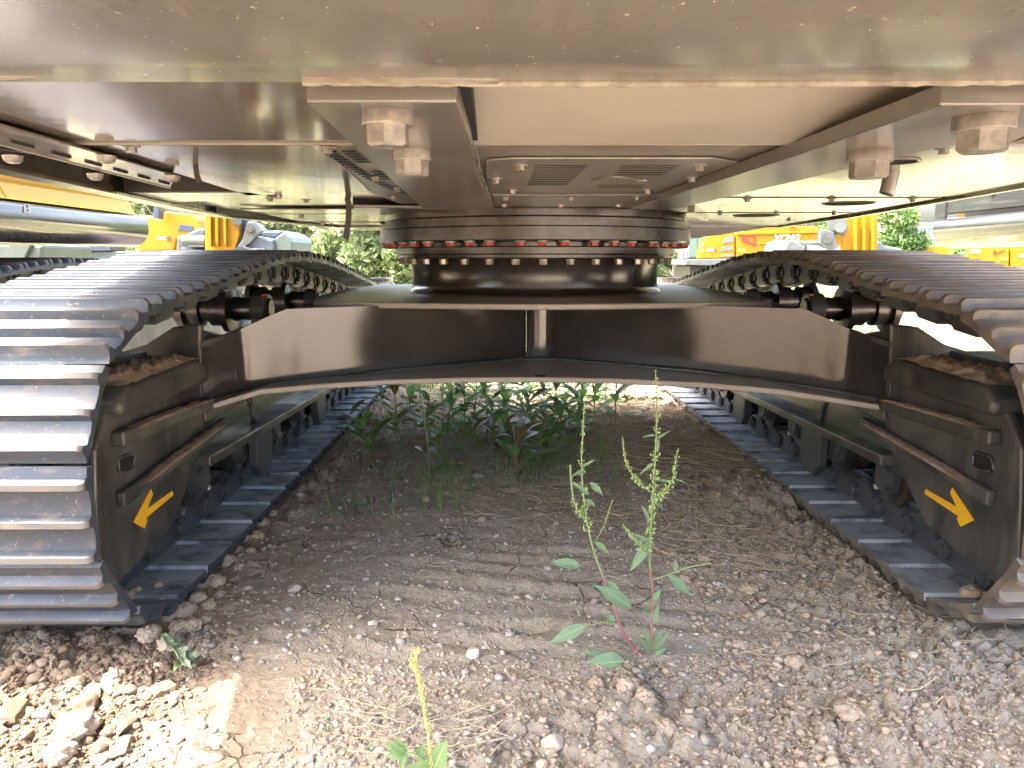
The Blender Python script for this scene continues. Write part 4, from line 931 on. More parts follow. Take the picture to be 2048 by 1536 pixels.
slabF('label_plate', [(2000, 515), (2016, 515), (2016, 521), (2000, 521)], yb-.012, .01, MATS['yellow_label'], f1, 0)
slabF('deck', [(1924, 526), (2014, 532), (2120, 536), (2120, 541), (1924, 540)], yb-.03, 1.6, m_greybeam, FX, .02)
slabF('lower_stripe', [(1924, 532), (2000, 536), (1924, 537)], yb-.05, .02, m_white, FX, 0)
slabF('undercarriage', [(1960, 541), (2120, 541), (2120, 590), (1960, 590)], yb+.5, 1.2, m_dark, FX, .03)
# unseen machine added behind the camera to give dark shapes in reflections
def plainmachine(x, y, rz, lab):
    t = thing('excavator', lab, 'excavator', (x, y, 0), rz)
    def pt(nm, bb, m, bev=.03): return bb.build(nm, m, t, None, bev, keep=False)
    for sx in (-1, 1):
        b = MB(); pr = [(-2.4, .45), (-2.1, .08), (2.1, .08), (2.4, .45), (2.1, .85), (-2.1, .9)]; b.prism([(sx*1.33-.3, yy, z) for yy, z in pr], (.6, 0, 0)); pt('track', b, m_shoe)
    b = MB(); b.box(-1.1, 1.1, -.7, .7, .5, .82); pt('carbody', b, m_beam)
    b = MB(); b.cyl((0, 0, .8), (0, 0, 1.2), .7, None, 32); pt('slewing_ring', b, m_ring)
    b = MB(); b.box(-1.5, 1.5, -2.6, 2.2, 1.2, 1.4); pt('deck', b, m_dark)
    b = MB(); b.box(-1.5, 1.5, -3.1, -1.9, 1.25, 2.3); pt('counterweight', b, m_dark)
    b = MB(); b.box(-1.5, 1.5, -1.88, .8, 1.4, 2.4); pt('engine_house', b, m_yellow)
    b = MB(); b.box(-1.5, -.5, .9, 2.3, 1.4, 3.0); pt('cab', b, m_glass)
plainmachine(-5.0, -9.5, 0, 'unseen yellow excavator added behind the camera for dark shapes in reflections')
# ---------------------------------------------------------------- trees, bushes, wall at the back
m_leaf1 = mat('bright_bush_leaves', (.14, .19, .07), .5, rnd=.45, trans=.45, var=[(1.2, (.19, .23, .10), .4, .65)])
m_leaf2 = mat('tree_leaves', (.08, .15, .04), .5, rnd=.4, trans=.4, var=[(1.2, (.14, .22, .06), .4, .65)])
m_bark = mat('grey_bark', (.16, .13, .10), .8)
def leafcloud(centers, radii, n, size, seed, flat=.5):
    r = np.random.default_rng(seed); k = len(centers); c = np.array(centers); R = np.array(radii)
    idx = r.choice(k, n, p=(R[:, 0]*R[:, 2])/np.sum(R[:, 0]*R[:, 2])); d = r.normal(size=(n, 3)); d /= np.linalg.norm(d, axis=1)[:, None]
    rad = r.random(n)**.45; p = c[idx]+d*R[idx]*rad[:, None]
    u = r.normal(size=(n, 3)); u /= np.linalg.norm(u, axis=1)[:, None]; v = np.cross(u, r.normal(size=(n, 3))); v /= np.linalg.norm(v, axis=1)[:, None]
    s = size*(.6+.8*r.random(n))[:, None]
    V = np.stack([p-u*s, p+v*s*.42, p+u*s, p-v*s*.42], 1).reshape(-1, 3)
    me = bpy.data.meshes.new('crown'); me.vertices.add(4*n); me.vertices.foreach_set('co', V.astype(np.float32).ravel())
    me.loops.add(4*n); me.loops.foreach_set('vertex_index', np.arange(4*n, dtype=np.int32)); me.polygons.add(n)
    me.polygons.foreach_set('loop_start', np.arange(0, 4*n, 4, dtype=np.int32)); me.polygons.foreach_set('loop_total', np.full(n, 4, np.int32)); me.update(calc_edges=True)
    return me
def bush(nm, lab, cat, base, blobs, n, size, m, seed, group=None, trunk=.05):
    """blobs: (dx, dy, z, rx, ry, rz) about the base"""
    t = thing(nm, lab, cat, base, 0, group); bx, by, bz = base
    me = leafcloud([(q[0], q[1], q[2]) for q in blobs], [(q[3], q[4], q[5]) for q in blobs], n, size, seed); me.materials.append(m)
    o = bpy.data.objects.new('crown', me); COL.objects.link(o); o.parent = t
    b = MB(); b.tube([(0, 0, -.1), (.03, 0, .4), (-.02, .02, max(q[2] for q in blobs))], [trunk, trunk*.8, trunk*.3], 8)
    for q in blobs[:6]: b.tube([(0, 0, .3), (q[0]*.5, q[1]*.5, q[2]*.6), (q[0], q[1], q[2])], [trunk*.6, trunk*.4, trunk*.15], 6)
    b.build('trunk', m_bark, t, 60, keep=False); return t
rr = random.Random(5)
def blobset(w, h, n, z0=.3, d=.8):
    return [(rr.uniform(-w, w), rr.uniform(-d, d), z0+rr.random()*h, rr.uniform(.35, .7)*w*.55, rr.uniform(.3, .6)*d+.2, rr.uniform(.25, .5)*h*.6+.15) for _ in range(n)]
for i, (px, D, w_, h_, lab) in enumerate((
    (400, 21, 1.8, 2.6, 'pale green bush behind the far left yellow excavator'), (560, 17, 1.3, 2.2, 'pale green bush just right of the blue-grey bucket'),
    (650, 18, 1.3, 2.4, 'tall pale green bush in the gap right of the left track'), (735, 16, 1.1, 1.9, 'pale green bush beside the slewing ring on its left side'),
    (800, 19, 1.2, 1.8, 'low pale green bush close to the left edge of the slewing ring'))):
    c = Yp(px, 560, D); bush('bush', lab, 'bush', (c.x, D, .15), blobset(w_, h_, 14), 6500, .085, m_leaf1, 10+i, 'bushes along the back of the yard')
for i, (px, D, w_, h_, lab) in enumerate(((1345, 24, 1.6, 1.0, 'low green bush right of the slewing ring behind the cab'), (1400, 26, 1.8, 2.6, 'green bush behind the glass cab of the right yellow excavator'), (1655, 26, 1.0, 2.6, 'small green tree left of the right yellow arm'))):
    c = Yp(px, 560, D); bush('bush', lab, 'bush', (c.x, D, .15), blobset(w_, h_, 10), 4000, .09, m_leaf2, 30+i, 'bushes along the back of the yard')
c = Yp(1783, 560, 16); bl = [(x, 0+rr.uniform(-.4, .4), z, .28, .3, .24) for x, z in ((-.2, 1.35), (.0, 1.75), (.15, 2.0), (-.1, 2.1), (.25, 1.5), (.05, 1.2), (-.25, 1.8), (.35, 1.25), (.2, 2.3), (-.25, 2.35))]
bush('tree', 'slender light green tree between the yellow arm and the shiny beam', 'tree', (c.x, 16, .1), bl, 4200, .055, m_leaf2, 50)
c = Yp(1906, 560, 14.5); bush('bush', 'small light green bush left of the yellow excavator at the right edge', 'bush', (c.x, 14.5, .1), [(0, 0, .7, .22, .3, .25), (.05, 0, .95, .16, .2, .2), (-.05, 0, .5, .2, .2, .2)], 1600, .05, m_leaf2, 51)
m_wall = mat('white_sheet_fence', (.12, .125, .13), .6); m_bld = mat('pale_building', (.13, .15, .17), .7, var=[(.4, (.6, .6, .6), .4, .6)]); m_blue = mat('light_blue_sheet', (.07, .14, .20), .5); m_win = mat('building_window', (.14, .2, .27), .15)
fe = thing('fence', 'white panel fence behind the track on the right', 'fence', tuple(Yp(1850, 540, 34)))
for k in range(24):
    x0 = Yp(1755+16*k, 500, 34).x; x1 = Yp(1755+16*(k+1)-.8, 500, 34).x
    b = MB(); b.box(x0, x1, 34, 34.08, .2, 1.95); b.build('panel', m_wall, fe)
b = MB(); a_, c_ = Yp(1740, 520, 33), Yp(2100, 520, 33); b.box(a_.x, c_.x, 33, 33.1, .2, 1.05); o = b.build('barrier', m_blue, None); tag(o, 'light blue sheet barrier standing in front of the white fence', 'barrier')
bd = thing('building', 'pale low building far behind the slender tree on the right', 'building', tuple(Yp(1830, 520, 90)))
a_, c_ = Yp(1775, 455, 90), Yp(1990, 455, 90); b = MB(); b.box(a_.x, c_.x, 90, 110, 0, Yp(1800, 448, 90).z); b.build('wall', m_bld, bd)
b = MB(); b.box(a_.x-.3, c_.x+.3, 89.6, 110, Yp(1800, 448, 90).z, Yp(1800, 445, 90).z); b.build('roof', m_white, bd)
a2, c2 = Yp(1795, 440, 92), Yp(1815, 440, 92); b = MB(); b.box(a2.x, c2.x, 92, 96, 4, Yp(1800, 439, 92).z); b.build('stair_tower', mat('reddish_wall', (.3, .17, .14), .8), bd)
for r_ in range(2):
    for k in range(14):
        xx = a_.x+1+k*.95; z0 = 2.2+r_*1.6; b = MB(); b.box(xx, xx+.6, 89.9, 90.02, z0, z0+.9); b.build('window', m_win, bd)
# ---------------------------------------------------------------- stones, gravel, straw
m_stone = mat('grey_stone', (.31, .28, .24), .85, rnd=.3, bump=[(60, .003)], var=[(3, (.36, .30, .22), .45, .6), (8, (.20, .19, .185), .55, .7)], space='World')
m_clod = mat('brown_clod', (.35, .275, .205), .95, rnd=.15, bump=[(70, .006), (260, .002)], var=[(12, (.38, .29, .19), .45, .65), (60, (.17, .11, .07), .56, .7)], space='World')
m_pale = mat('pale_stone', (.42, .365, .295), .8, rnd=.2, bump=[(50, .003)], var=[(6, (.42, .34, .25), .5, .7)], space='World')
m_rub = mat('sun_darkened_rubble', (.14, .095, .058), .9, rnd=.35, bump=[(90, .003)], var=[(4, (.165, .128, .09), .45, .6), (7, (.12, .11, .10), .58, .7)], space='World')  # darker copy for stones in direct sun, offsets the strong light
def ico(sub):
    bm = bmesh.new(); bmesh.ops.create_icosphere(bm, subdivisions=sub, radius=1); v = np.array([q.co[:] for q in bm.verts]); f = np.array([[q.index for q in fa.verts] for fa in bm.faces]); bm.free(); return v, f
IC1, IC2, IC4 = ico(1), ico(2), ico(4)
def gravel(name, n, region, smin, smax, m, label, seed, sub=IC1, power=3., sink=.3):
    r = np.random.default_rng(seed); V0, F0 = sub; xs, ys = region(r, n); n = len(xs)
    s = smin*(1-r.random(n))**(-1/power); s = np.minimum(s, smax)
    hz = ground_h(xs, ys)
    ang = r.random(n)*2*PI; sc = np.stack([s*(.7+.6*r.random(n)), s*(.7+.6*r.random(n)), s*(.45+.4*r.random(n))], 1)
    W = V0[None]*(1+.5*(r.random((n, len(V0), 1))-.5))*sc[:, None, :]
    ca, sa = np.cos(ang)[:, None], np.sin(ang)[:, None]; X_ = W[:, :, 0]*ca-W[:, :, 1]*sa; Y_ = W[:, :, 0]*sa+W[:, :, 1]*ca
    tz = (r.random(n)-.5)[:, None]*.8; Z_ = W[:, :, 2]+X_*tz
    P = np.stack([X_+xs[:, None], Y_+ys[:, None], Z_+hz[:, None]+(s*(.35-sink))[:, None]], 2).reshape(-1, 3)
    Fc = (F0[None]+(np.arange(n)*len(V0))[:, None, None]).reshape(-1, 3)
    me = bpy.data.meshes.new(name); me.vertices.add(len(P)); me.vertices.foreach_set('co', P.astype(np.float32).ravel()); me.loops.add(Fc.size); me.loops.foreach_set('vertex_index', Fc.astype(np.int32).ravel())
    me.polygons.add(len(Fc)); me.polygons.foreach_set('loop_start', np.arange(0, Fc.size, 3, dtype=np.int32)); me.polygons.foreach_set('loop_total', np.full(len(Fc), 3, np.int32)); me.update(calc_edges=True)
    me.materials.append(m); o = bpy.data.objects.new(name, me); COL.objects.link(o); return tag(o, label, 'gravel', None, 'stuff')
def reg_mid(r, n):
    y = 1.2+3.4*r.random(n)**1.3; x = -.88+2.05*r.random(n); k = (vnoise(x*3, y*3, 60) > .1) & ~((x < -.40) & (y < 1.68) & (r.random(len(x)) < .85)); return x[k], y[k]
def reg_left(r, n):
    y = 1.2+.65*r.random(n); x = -1.5+1.05*r.random(n); k = (x < -.66-.16*r.random(len(x))); return x[k], y[k]
def reg_right(r, n):
    y = 1.25+2.6*r.random(n)**1.2; x = .5+.68*r.random(n); return x, y
def reg_far(r, n):
    y = 4.2+5*r.random(n); x = -1.2+2.9*r.random(n); return x, y
def reg_near(r, n):
    y = 1.22+.5*r.random(n); x = -.5+1.9*r.random(n); return x, y
gravel('gravel', 16000, reg_mid, .0022, .010, m_stone, 'small grey and tan gravel scattered on the soil between the tracks', 1)
gravel('coarse_gravel', 2600, reg_mid, .004, .0125, m_stone, 'coarser grey gravel scattered on the soil between the tracks', 2, IC1, 3.0, .1)
gravel('coarse_gravel', 500, reg_mid, .005, .013, m_pale, 'coarser pale gravel scattered on the soil between the tracks', 12, IC1, 3.5, .1)
gravel('rubble', 9000, reg_left, .0025, .015, m_rub, 'loose rubble of pale and brown stones in the sun, lower left', 3, IC2, 2.6, .1)
gravel('soil_crumbs', 9000, reg_right, .0026, .0105, m_clod, 'brown soil crumbs and lumps along the right track', 4, IC2, 2.8, .15)
gravel('soil_crumbs', 6500, reg_near, .0022, .009, m_clod, 'grey-brown crumbs of dry soil in the near foreground', 6, IC2, 2.8, .15)
gravel('far_rubble', 1800, reg_far, .012, .05, m_pale, 'sunlit pale rubble on the ground behind the machine', 5, IC1, 3., .2)
def rock(nm, px, py, r, m, lab, cat, seed, group=None, asp=(1, 1, .7), rough=.35, z=None, yp=None):
    zz = 0.0 if z is None else z
    for _ in range(3):
        p = Zp(px, py, zz)
        if z is None: zz = gh(p.x, p.y)
    V0, F0 = IC4; rg = np.random.default_rng(seed); a = rg.random(3)*50
    n1 = fbm(V0[:, 0]*1.6+a[0]+V0[:, 2]*1.1, V0[:, 1]*1.6+a[1]-V0[:, 2]*.9, 4, seed); n2 = clods(V0[:, 0]*3.2+a[2]+V0[:, 2]*2.1, V0[:, 1]*3.2+V0[:, 2]*1.7, seed); n3 = clods(V0[:, 0]*7+V0[:, 2]*5, V0[:, 1]*7+a[1]+V0[:, 2]*4, seed+1)
    if m is not m_clod:
        W = V0.copy()
        for k in range(9):
            d = rg.normal(size=3); d /= np.linalg.norm(d); h = .55+.3*rg.random(); s = W@d; W -= np.clip(s-h, 0, None)[:, None]*d
        W *= (1+.12*(n1-.5))[:, None]
    else: W = V0*(.62+rough*n1+.30*n2+.12*n3)[:, None]
    th = rg.random()*6.28; W = W*np.array(asp)*r; W = np.stack([W[:, 0]*math.cos(th)-W[:, 1]*math.sin(th), W[:, 0]*math.sin(th)+W[:, 1]*math.cos(th), W[:, 2]], 1)
    me = bpy.data.meshes.new(nm); me.from_pydata(W.tolist(), [], F0.tolist()); me.materials.append(m)
    if m is m_clod: me.polygons.foreach_set('use_smooth', [True]*len(me.polygons))
    else: me.polygons.foreach_set('use_smooth', [True]*len(me.polygons)); me.set_sharp_from_angle(angle=math.radians(22))
    o = bpy.data.objects.new(nm, me); COL.objects.link(o); o.location = (p.x, p.y, zz+r*asp[2]*.35); return tag(o, lab, cat, group)
G1 = 'soil clods pushed up along the inner edge of the left track'
sd_ = 100
OD = ('first', 'second', 'third', 'fourth', 'fifth', 'sixth', 'seventh', 'eighth', 'ninth', 'tenth', 'eleventh', 'twelfth', 'thirteenth', 'fourteenth', 'fifteenth', 'sixteenth', 'seventeenth', 'eighteenth', 'nineteenth', 'twentieth', 'twenty-first', 'nearest')
CL = ((352, 1195, .030), (372, 1228, .034), (395, 1200, .026), (405, 1170, .034), (385, 1255, .030), (358, 1262, .028), (432, 1165, .030), (418, 1215, .022), (452, 1128, .034), (472, 1105, .026), (440, 1190, .018), (490, 1080, .032), (500, 1108, .022), (525, 1050, .028), (516, 1075, .026),
                  (478, 1135, .020), (545, 1030, .020), (340, 1290, .034), (300, 1295, .030), (375, 1290, .022), (345, 1235, .026), (410, 1245, .018))
for px, py, r in CL:
    sd_ += 1; rock('soil_clod', px, py, r, m_clod, 'brown soil clod beside the left track, %s of the row from its far end' % OD[sorted(CL, key=lambda q: q[1]).index((px, py, r))], 'soil clod', sd_, G1)
for px, py, r, z, lab in ((250, 1200, .030, .06, 'brown soil clod lying on the lowest left shoe, against the dark side plate'), (262, 1222, .022, .06, 'orange-brown soil clod at the bent corner of the lowest left shoe'), (292, 1222, .018, .06, 'small orange soil clod at the front edge of the lowest left shoe'), (316, 1174, .014, .055, 'round brown soil clod behind the flat stone on the left shoes'), (272, 1183, .016, .06, 'small brown soil clod near the side plate on the left shoes'),
                          (1945, 1195, .034, .06, 'big brown soil clod on the near right shoe'), (1985, 1205, .028, .06, 'lumpy brown soil clod in the corner of the near right shoe'), (1915, 1207, .018, .06, 'small brown soil clod left of the big one on the near right shoe'), (1960, 1228, .022, .05, 'brown soil clod at the front edge of the near right shoe')):
    sd_ += 1; rock('soil_clod', px, py, r, m_clod, lab, 'soil clod', sd_, z=z)
for px, py, r, m, asp, lab in ((330, 1195, .024, m_pale, (1, .8, .35), 'flat tan stone lying on the left shoes'), (404, 1076, .009, m_pale, (1, 1, .6), 'tiny tan stone on the left shoes farther back')):
    sd_ += 1; rock('stone', px, py, r, m, lab, 'stone', sd_, None, asp, z=.052)
stones = [
    (590, 1182, .022, m_pale, (1, .9, .6), 'pale angular stone on bare soil right of the row of clods'), (746, 1248, .014, m_pale, (1, .9, .6), 'small pale stone in the cracked soil, left of centre'), (860, 1165, .017, m_pale, (1, .8, .5), 'smooth grey stone in the middle of the bare soil'), (1003, 1180, .013, m_pale, (1, .8, .6), 'small white stone in the bare soil, centre'),
    (1060, 1196, .016, m_stone, (1, .8, .6), 'brown-grey stone left of the tall weeds'), (945, 1310, .022, m_pale, (.9, .9, .8), 'rounded white stone in the foreground, right of the yellow spike'), (963, 1042, .022, m_pale, (1, .8, .5), 'white stone on the pebbly strip in mid distance'), (955, 955, .032, m_pale, (1, .7, .5), 'big white stone just in front of the leafy plants'),
    (853, 1000, .020, m_clod, (.8, .8, .9), 'orange stone standing on the pebbly soil'), (800, 993, .018, m_stone, (1, .8, .6), 'grey stone on the pebbly soil in front of the leafy plants'), (600, 995, .020, m_pale, (1, .8, .6), 'tan stone near the left shoes in mid distance'), (910, 1068, .016, m_stone, (1, .8, .6), 'grey pebble in the tyre-marked soil'),
    (690, 1105, .016, m_stone, (1, .8, .5), 'grey flat stone left of centre on the bare soil'), (1020, 1275, .014, m_stone, (1, .9, .6), 'grey stone below the long horizontal leaf'), (1105, 1490, .026, m_pale, (1, .8, .7), 'chalky white stone at the bottom edge of the picture'), (1255, 1385, .030, m_clod, (1, .9, .8), 'large grey-brown clod below the base of the tall weed'),
    (1290, 1400, .024, m_clod, (1, .9, .9), 'grey-brown clod touching the drooping leaf of the tall weed'), (1195, 1370, .022, m_clod, (1, .9, .7), 'rounded clod left of the tall weed base'), (1215, 1440, .026, m_clod, (1, .9, .7), 'crumbly clod at the bottom, below the tall weed'), (1330, 1465, .030, m_clod, (1, .9, .7), 'wide clod at the bottom edge, right of the tall weed'),
    (1370, 1160, .020, m_clod, (1, .9, .6), 'brown clod right of the tall weed stem'), (1410, 1120, .024, m_clod, (1, .9, .6), 'brown clod amid straw on the right'), (1500, 1180, .030, m_clod, (1.2, .9, .5), 'wide low clod on the right, halfway to the track'), (1480, 1290, .026, m_clod, (1, .9, .6), 'grey clod in the right foreground'),
    (1590, 1330, .030, m_clod, (1, .9, .6), 'broad dry clod in the lower right foreground'), (1700, 1430, .034, m_clod, (1.2, .9, .5), 'pale broad clod near the lower right corner'), (1900, 1400, .030, m_clod, (1, .9, .6), 'dry clod in the lower right corner'), (1636, 1130, .014, m_pale, (1, .7, .4), 'bluish white stone chip right of the straw'),
    (720, 785, .075, m_pale, (1.3, .8, .5), 'big pale rock behind the leafy plants next to the left track'), (668, 815, .04, m_clod, (1, .8, .7), 'red-brown rock beside the big pale rock'), (748, 850, .04, m_pale, (1.2, .8, .5), 'grey-pink rock in front of the big pale rock'),
    (30, 1432, .050, m_rub, (1.2, .8, .6), 'large pale rock at the left edge in the sun'), (150, 1470, .050, m_clod, (1.1, .9, .7), 'large rounded tan clod in the sun, lower left'), (120, 1510, .032, m_clod, (1, .9, .8), 'tan clod at the bottom left edge'), (230, 1370, .040, m_clod, (1.2, .8, .6), 'crumbly clod at the edge of the shade, lower left'),
    (170, 1420, .034, m_rub, (1, .8, .6), 'angular buff stone beside the crumbly clod, lower left'), (330, 1384, .030, m_rub, (1.1, .7, .6), 'squarish buff stone at the shade edge'), (352, 1400, .018, m_clod, (1, .9, .8), 'small round clod right of the squarish buff stone'), (255, 1450, .030, m_rub, (1.2, .6, .5), 'flat slab of stone in the sun, lower left'),
    (305, 1455, .022, m_stone, (1.2, .7, .5), 'grey flat stone in the sun right of the slab'), (402, 1455, .020, m_stone, (.8, .6, .8), 'grey pointed stone alone on the sunlit soil'), (185, 1378, .026, m_rub, (1, .8, .7), 'white stone at the shade edge near the left side'), (150, 1375, .028, m_rub, (1.1, .8, .7), 'whitish stone left of the other at the shade edge'),
    (90, 1437, .018, m_stone, (1, .8, .6), 'small brick-like stone in the sun, far lower left'), (245, 1500, .030, m_rub, (1.1, .9, .6), 'buff stone at the bottom edge in the sun'), (1270, 1000, .0, m_pale, (1, 1, 1), '')]
for px, py, r, m, asp, lab in stones:
    if r <= 0: continue
    sd_ += 1; rock('soil_clod' if m is m_clod else 'stone', px, py, r, m, lab, 'soil clod' if m is m_clod else 'stone', sd_, None, asp)

m_straw = mat('dry_straw', (.42, .34, .22), .7, rnd=.3)
def straw(n, region, seed, label, lmin=.04, lmax=.16, th=.0009, lift=.02):
    rg = random.Random(seed); b = MB()
    for i in range(n):
        x, y = region(rg); a = rg.random()*PI if rg.random() < .5 else rg.gauss(0, .5); L = rg.uniform(lmin, lmax); pts = []
        z0 = gh(x, y)+.004+rg.random()*lift; bend = rg.uniform(-.3, .3)
        for k in range(4):
            t = k/3-.5; q = (x+math.cos(a+bend*t)*L*t, y+math.sin(a+bend*t)*L*t); pts.append((q[0], q[1], max(z0+rg.uniform(-.2, 1)*.01*abs(t)*4, gh(*q)+.002)))
        b.tube(pts, th*rg.uniform(.7, 1.4), 3)
    o = b.build('straw', m_straw); return tag(o, label, 'straw', None, 'stuff')
def sreg(px0, px1, py0, py1):
    def f(rg): p = Zp(rg.uniform(px0, px1), rg.uniform(py0, py1), 0); return p.x, p.y
    return f
straw(700, sreg(1210, 1500, 820, 960), 1, 'dense dry straw lying in the shade right of the leafy plants', .08, .35, .0013, .05)
straw(150, sreg(900, 1250, 950, 1050), 2, 'thin dry straw in front of the leafy plants', .05, .22, .0011)
straw(160, sreg(1330, 1560, 930, 1150), 3, 'dry straw on the brown soil right of the tall weeds', .05, .22, .001)
straw(70, sreg(690, 1000, 1420, 1536), 4, 'pale dry twigs around the foreground spike plant', .04, .14, .0009)
straw(90, sreg(1450, 2040, 1220, 1500), 5, 'dry straw bits in the right foreground', .03, .12, .0008)
straw(90, sreg(560, 1300, 1050, 1400), 6, 'a few dry straw bits on the cracked soil', .02, .09, .0006)

# ---------------------------------------------------------------- plants
def leafmat(name, c, c2, rough=.4, tr=.25): return mat(name, c, rough, trans=tr, var=[(18, c2, .4, .65)], rnd=.12, bump=[(90, .0008)])
m_dock = leafmat('dock_leaf', (.15, .29, .06), (.20, .34, .10), .6, .5)
m_dock2 = leafmat('reddish_dock_leaf', (.17, .16, .05), (.22, .11, .04), .4, .3)
m_weed = leafmat('dusty_weed_leaf', (.16, .26, .13), (.20, .30, .17), .55)
m_vein = mat('leaf_midrib', (.24, .32, .16), .5)
m_seed = mat('yellow_green_seed', (.34, .44, .17), .6, rnd=.25, trans=.2)
m_stem = mat('green_stem', (.20, .26, .10), .5); m_stemr = mat('reddish_stem', (.26, .13, .10), .5, var=[(20, (.2, .22, .1), .5, .6)])
m_spike = mat('yellow_spike', (.40, .38, .14), .6, rnd=.25, trans=.2); m_wilt = leafmat('wilted_leaf', (.17, .24, .14), (.23, .27, .17), .6)
m_young = leafmat('young_leaf', (.17, .27, .10), (.22, .32, .13), .45, .35)
def leafmesh(L, W, bend=.5, fold=.25, droop=0, wav=.06, seed=0, tipw=.72):
    rg = random.Random(seed); n = 9; b = MB(); vs = []
    ang = 0; x = z = 0; step = L/n; a = bend*.6
    for i in range(n+1):
        t = i/n; w = W/2*(max(0, math.sin(PI*min(1, t**tipw)))**.95 if t < 1 else 0)*(1 if t > .03 else .15); w = max(w, W*.02)
        for sx in (-1, -.5, -.05, .05, .5, 1):
            e = wav*W*math.sin(t*11+sx*2+seed)*abs(sx); xx = sx*w if abs(sx) > .1 else math.copysign(.032*W*(1.15-t), sx)
            vs.append((xx, x, z+abs(sx)*w*fold+e))
        a -= (bend*1.2+droop*t)/n; x += step*math.cos(a); z += step*math.sin(a)
    for i in range(n):
        for k in range(5): b.f.append((6*i+k, 6*i+k+1, 6*i+7+k, 6*i+6+k)); b.m.append(1 if k == 2 else 0)
    b.v = vs; return b
_leafcache = {}
def leaf(parent, base, dirv, L, W, m, up=(0, 0, 1), name='leaf', seed=None, **kw):
    """leaf from base pointing along dirv"""
    seed = random.randint(0, 5) if seed is None else seed; key = (round(W/L, 2), m.name, seed, tuple(sorted(kw.items())))
    if key not in _leafcache:
        bb = leafmesh(1, W/L, seed=seed, **kw); me = bpy.data.meshes.new('leaf'); me.from_pydata(bb.v, [], bb.f); me.materials.append(m); me.materials.append(m_vein); me.polygons.foreach_set('material_index', bb.m); me.polygons.foreach_set('use_smooth', [True]*len(me.polygons)); _leafcache[key] = me
    Y = Vector(dirv).normalized(); U = Vector(up); X = Y.cross(U)
    if X.length < .01: X = Vector((1, 0, 0))
    X.normalize(); Z = X.cross(Y)
    M = Matrix.Translation(base) @ Matrix(((X.x, Y.x, Z.x), (X.y, Y.y, Z.y), (X.z, Y.z, Z.z))).to_4x4() @ Matrix.Diagonal((L, L, L, 1))
    return inst(_leafcache[key], name, parent, M)
def stemof(parent, pts, r, m, name='stem'):
    b = MB(); b.tube(pts, r, 8); return b.build(name, m, parent, 80)
def smooth_path(pts, n=8):
    out = []; P = [pts[0]]+list(pts)+[pts[-1]]
    for i in range(1, len(P)-2):
        for k in range(n):
            t = k/n; a, b_, c, d = (Vector(P[j]) for j in (i-1, i, i+1, i+2)); out.append(.5*((2*b_)+(c-a)*t+(2*a-5*b_+4*c-d)*t*t+(3*b_-a-3*c+d)*t**3))
    return out+[Vector(pts[-1])]
def whorls(parent, path, t0, t1, n, size, m, seed, name='seed_cluster', taper=True):
    """clusters of small seeds round a stem, one mesh"""
    rg = random.Random(seed); b = MB(); V0, F0 = IC1
    for k in range(n):
        t = t0+(t1-t0)*k/max(1, n-1); p = path[min(len(path)-1, int(t*(len(path)-1)))]; sz = size*(1.15-.75*k/n if taper else 1)*rg.uniform(.6, 1.2)
        for q in range(rg.randint(6, 10)):
            a = rg.random()*6.28; rr_ = sz*rg.uniform(.5, 1.5); c = p+Vector((math.cos(a)*rr_, math.sin(a)*rr_, rg.uniform(-1, .8)*sz*.9)); s = sz*rg.uniform(.22, .42)
            st = len(b.v); b.v += [tuple(c+Vector(v)*s*Vector((1, 1, 1.5)) if False else (c.x+v[0]*s, c.y+v[1]*s, c.z+v[2]*s*1.4)) for v in V0]; b.f += [tuple(int(i)+st for i in f) for f in F0]
        if rg.random() < .6:
            a = rg.random()*6.28; d = Vector((math.cos(a), math.sin(a), .2)); e = p+d*sz*3.2; w = d.cross(Vector((0, 0, 1)))*sz*.35; st = len(b.v)
            b.v += [tuple(p), tuple(p+d*sz*1.6+w), tuple(e), tuple(p+d*sz*1.6-w)]; b.f.append((st, st+1, st+2, st+3))
    b.m = [0]*len(b.f); o = b.build(name, m, parent); o['kind'] = 'stuff'; return o
def Pl(px, py, y): return Yp(px, py, y)
# --- right tall weed
base = Zp(1306, 1312, 0); YD = base.y
W1 = thing('tall_weed', 'tallest green weed with knobbly seed stems reaching up in front of the dark leg', 'weed', (base.x, base.y, gh(base.x, base.y)))
main = smooth_path([Pl(1307, 1318, YD), Pl(1303, 1250, YD), Pl(1306, 1190, YD+.005), Pl(1299, 1120, YD), Pl(1302, 1050, YD-.01), Pl(1306, 980, YD-.01), Pl(1311, 900, YD), Pl(1314, 820, YD+.01), Pl(1311, 740, YD+.01)])
kk = 22; stemof(W1, main[:kk+1], [.0042*(1-.75*i/len(main)) for i in range(kk+1)], m_stemr); stemof(W1, main[kk:], [.0042*(1-.75*i/len(main)) for i in range(kk, len(main))], m_stem)
whorls(W1, main, .46, 1.0, 30, .0088, m_seed, 1)
lb = smooth_path([Pl(1300, 983, YD-.01), Pl(1272, 958, YD-.03), Pl(1252, 922, YD-.04), Pl(1245, 875, YD-.04)]); stemof(W1, lb, [.0022*(1-.6*i/len(lb)) for i in range(len(lb))], m_stem); whorls(W1, lb, .2, 1, 17, .0055, m_seed, 2)
rb = smooth_path([Pl(1304, 1012, YD), Pl(1326, 985, YD-.02), Pl(1344, 960, YD-.03), Pl(1350, 930, YD-.03), Pl(1356, 898, YD-.03)]); stemof(W1, rb, [.0022*(1-.6*i/len(rb)) for i in range(len(rb))], m_stem); whorls(W1, rb, .1, 1, 18, .007, m_seed, 3)
br = smooth_path([Pl(1302, 1160, YD), Pl(1335, 1150, YD-.02), Pl(1375, 1135, YD-.04), Pl(1420, 1126, YD-.05)]); stemof(W1, br, .0016, m_stem); whorls(W1, br, .35, 1, 12, .003, m_seed, 4)
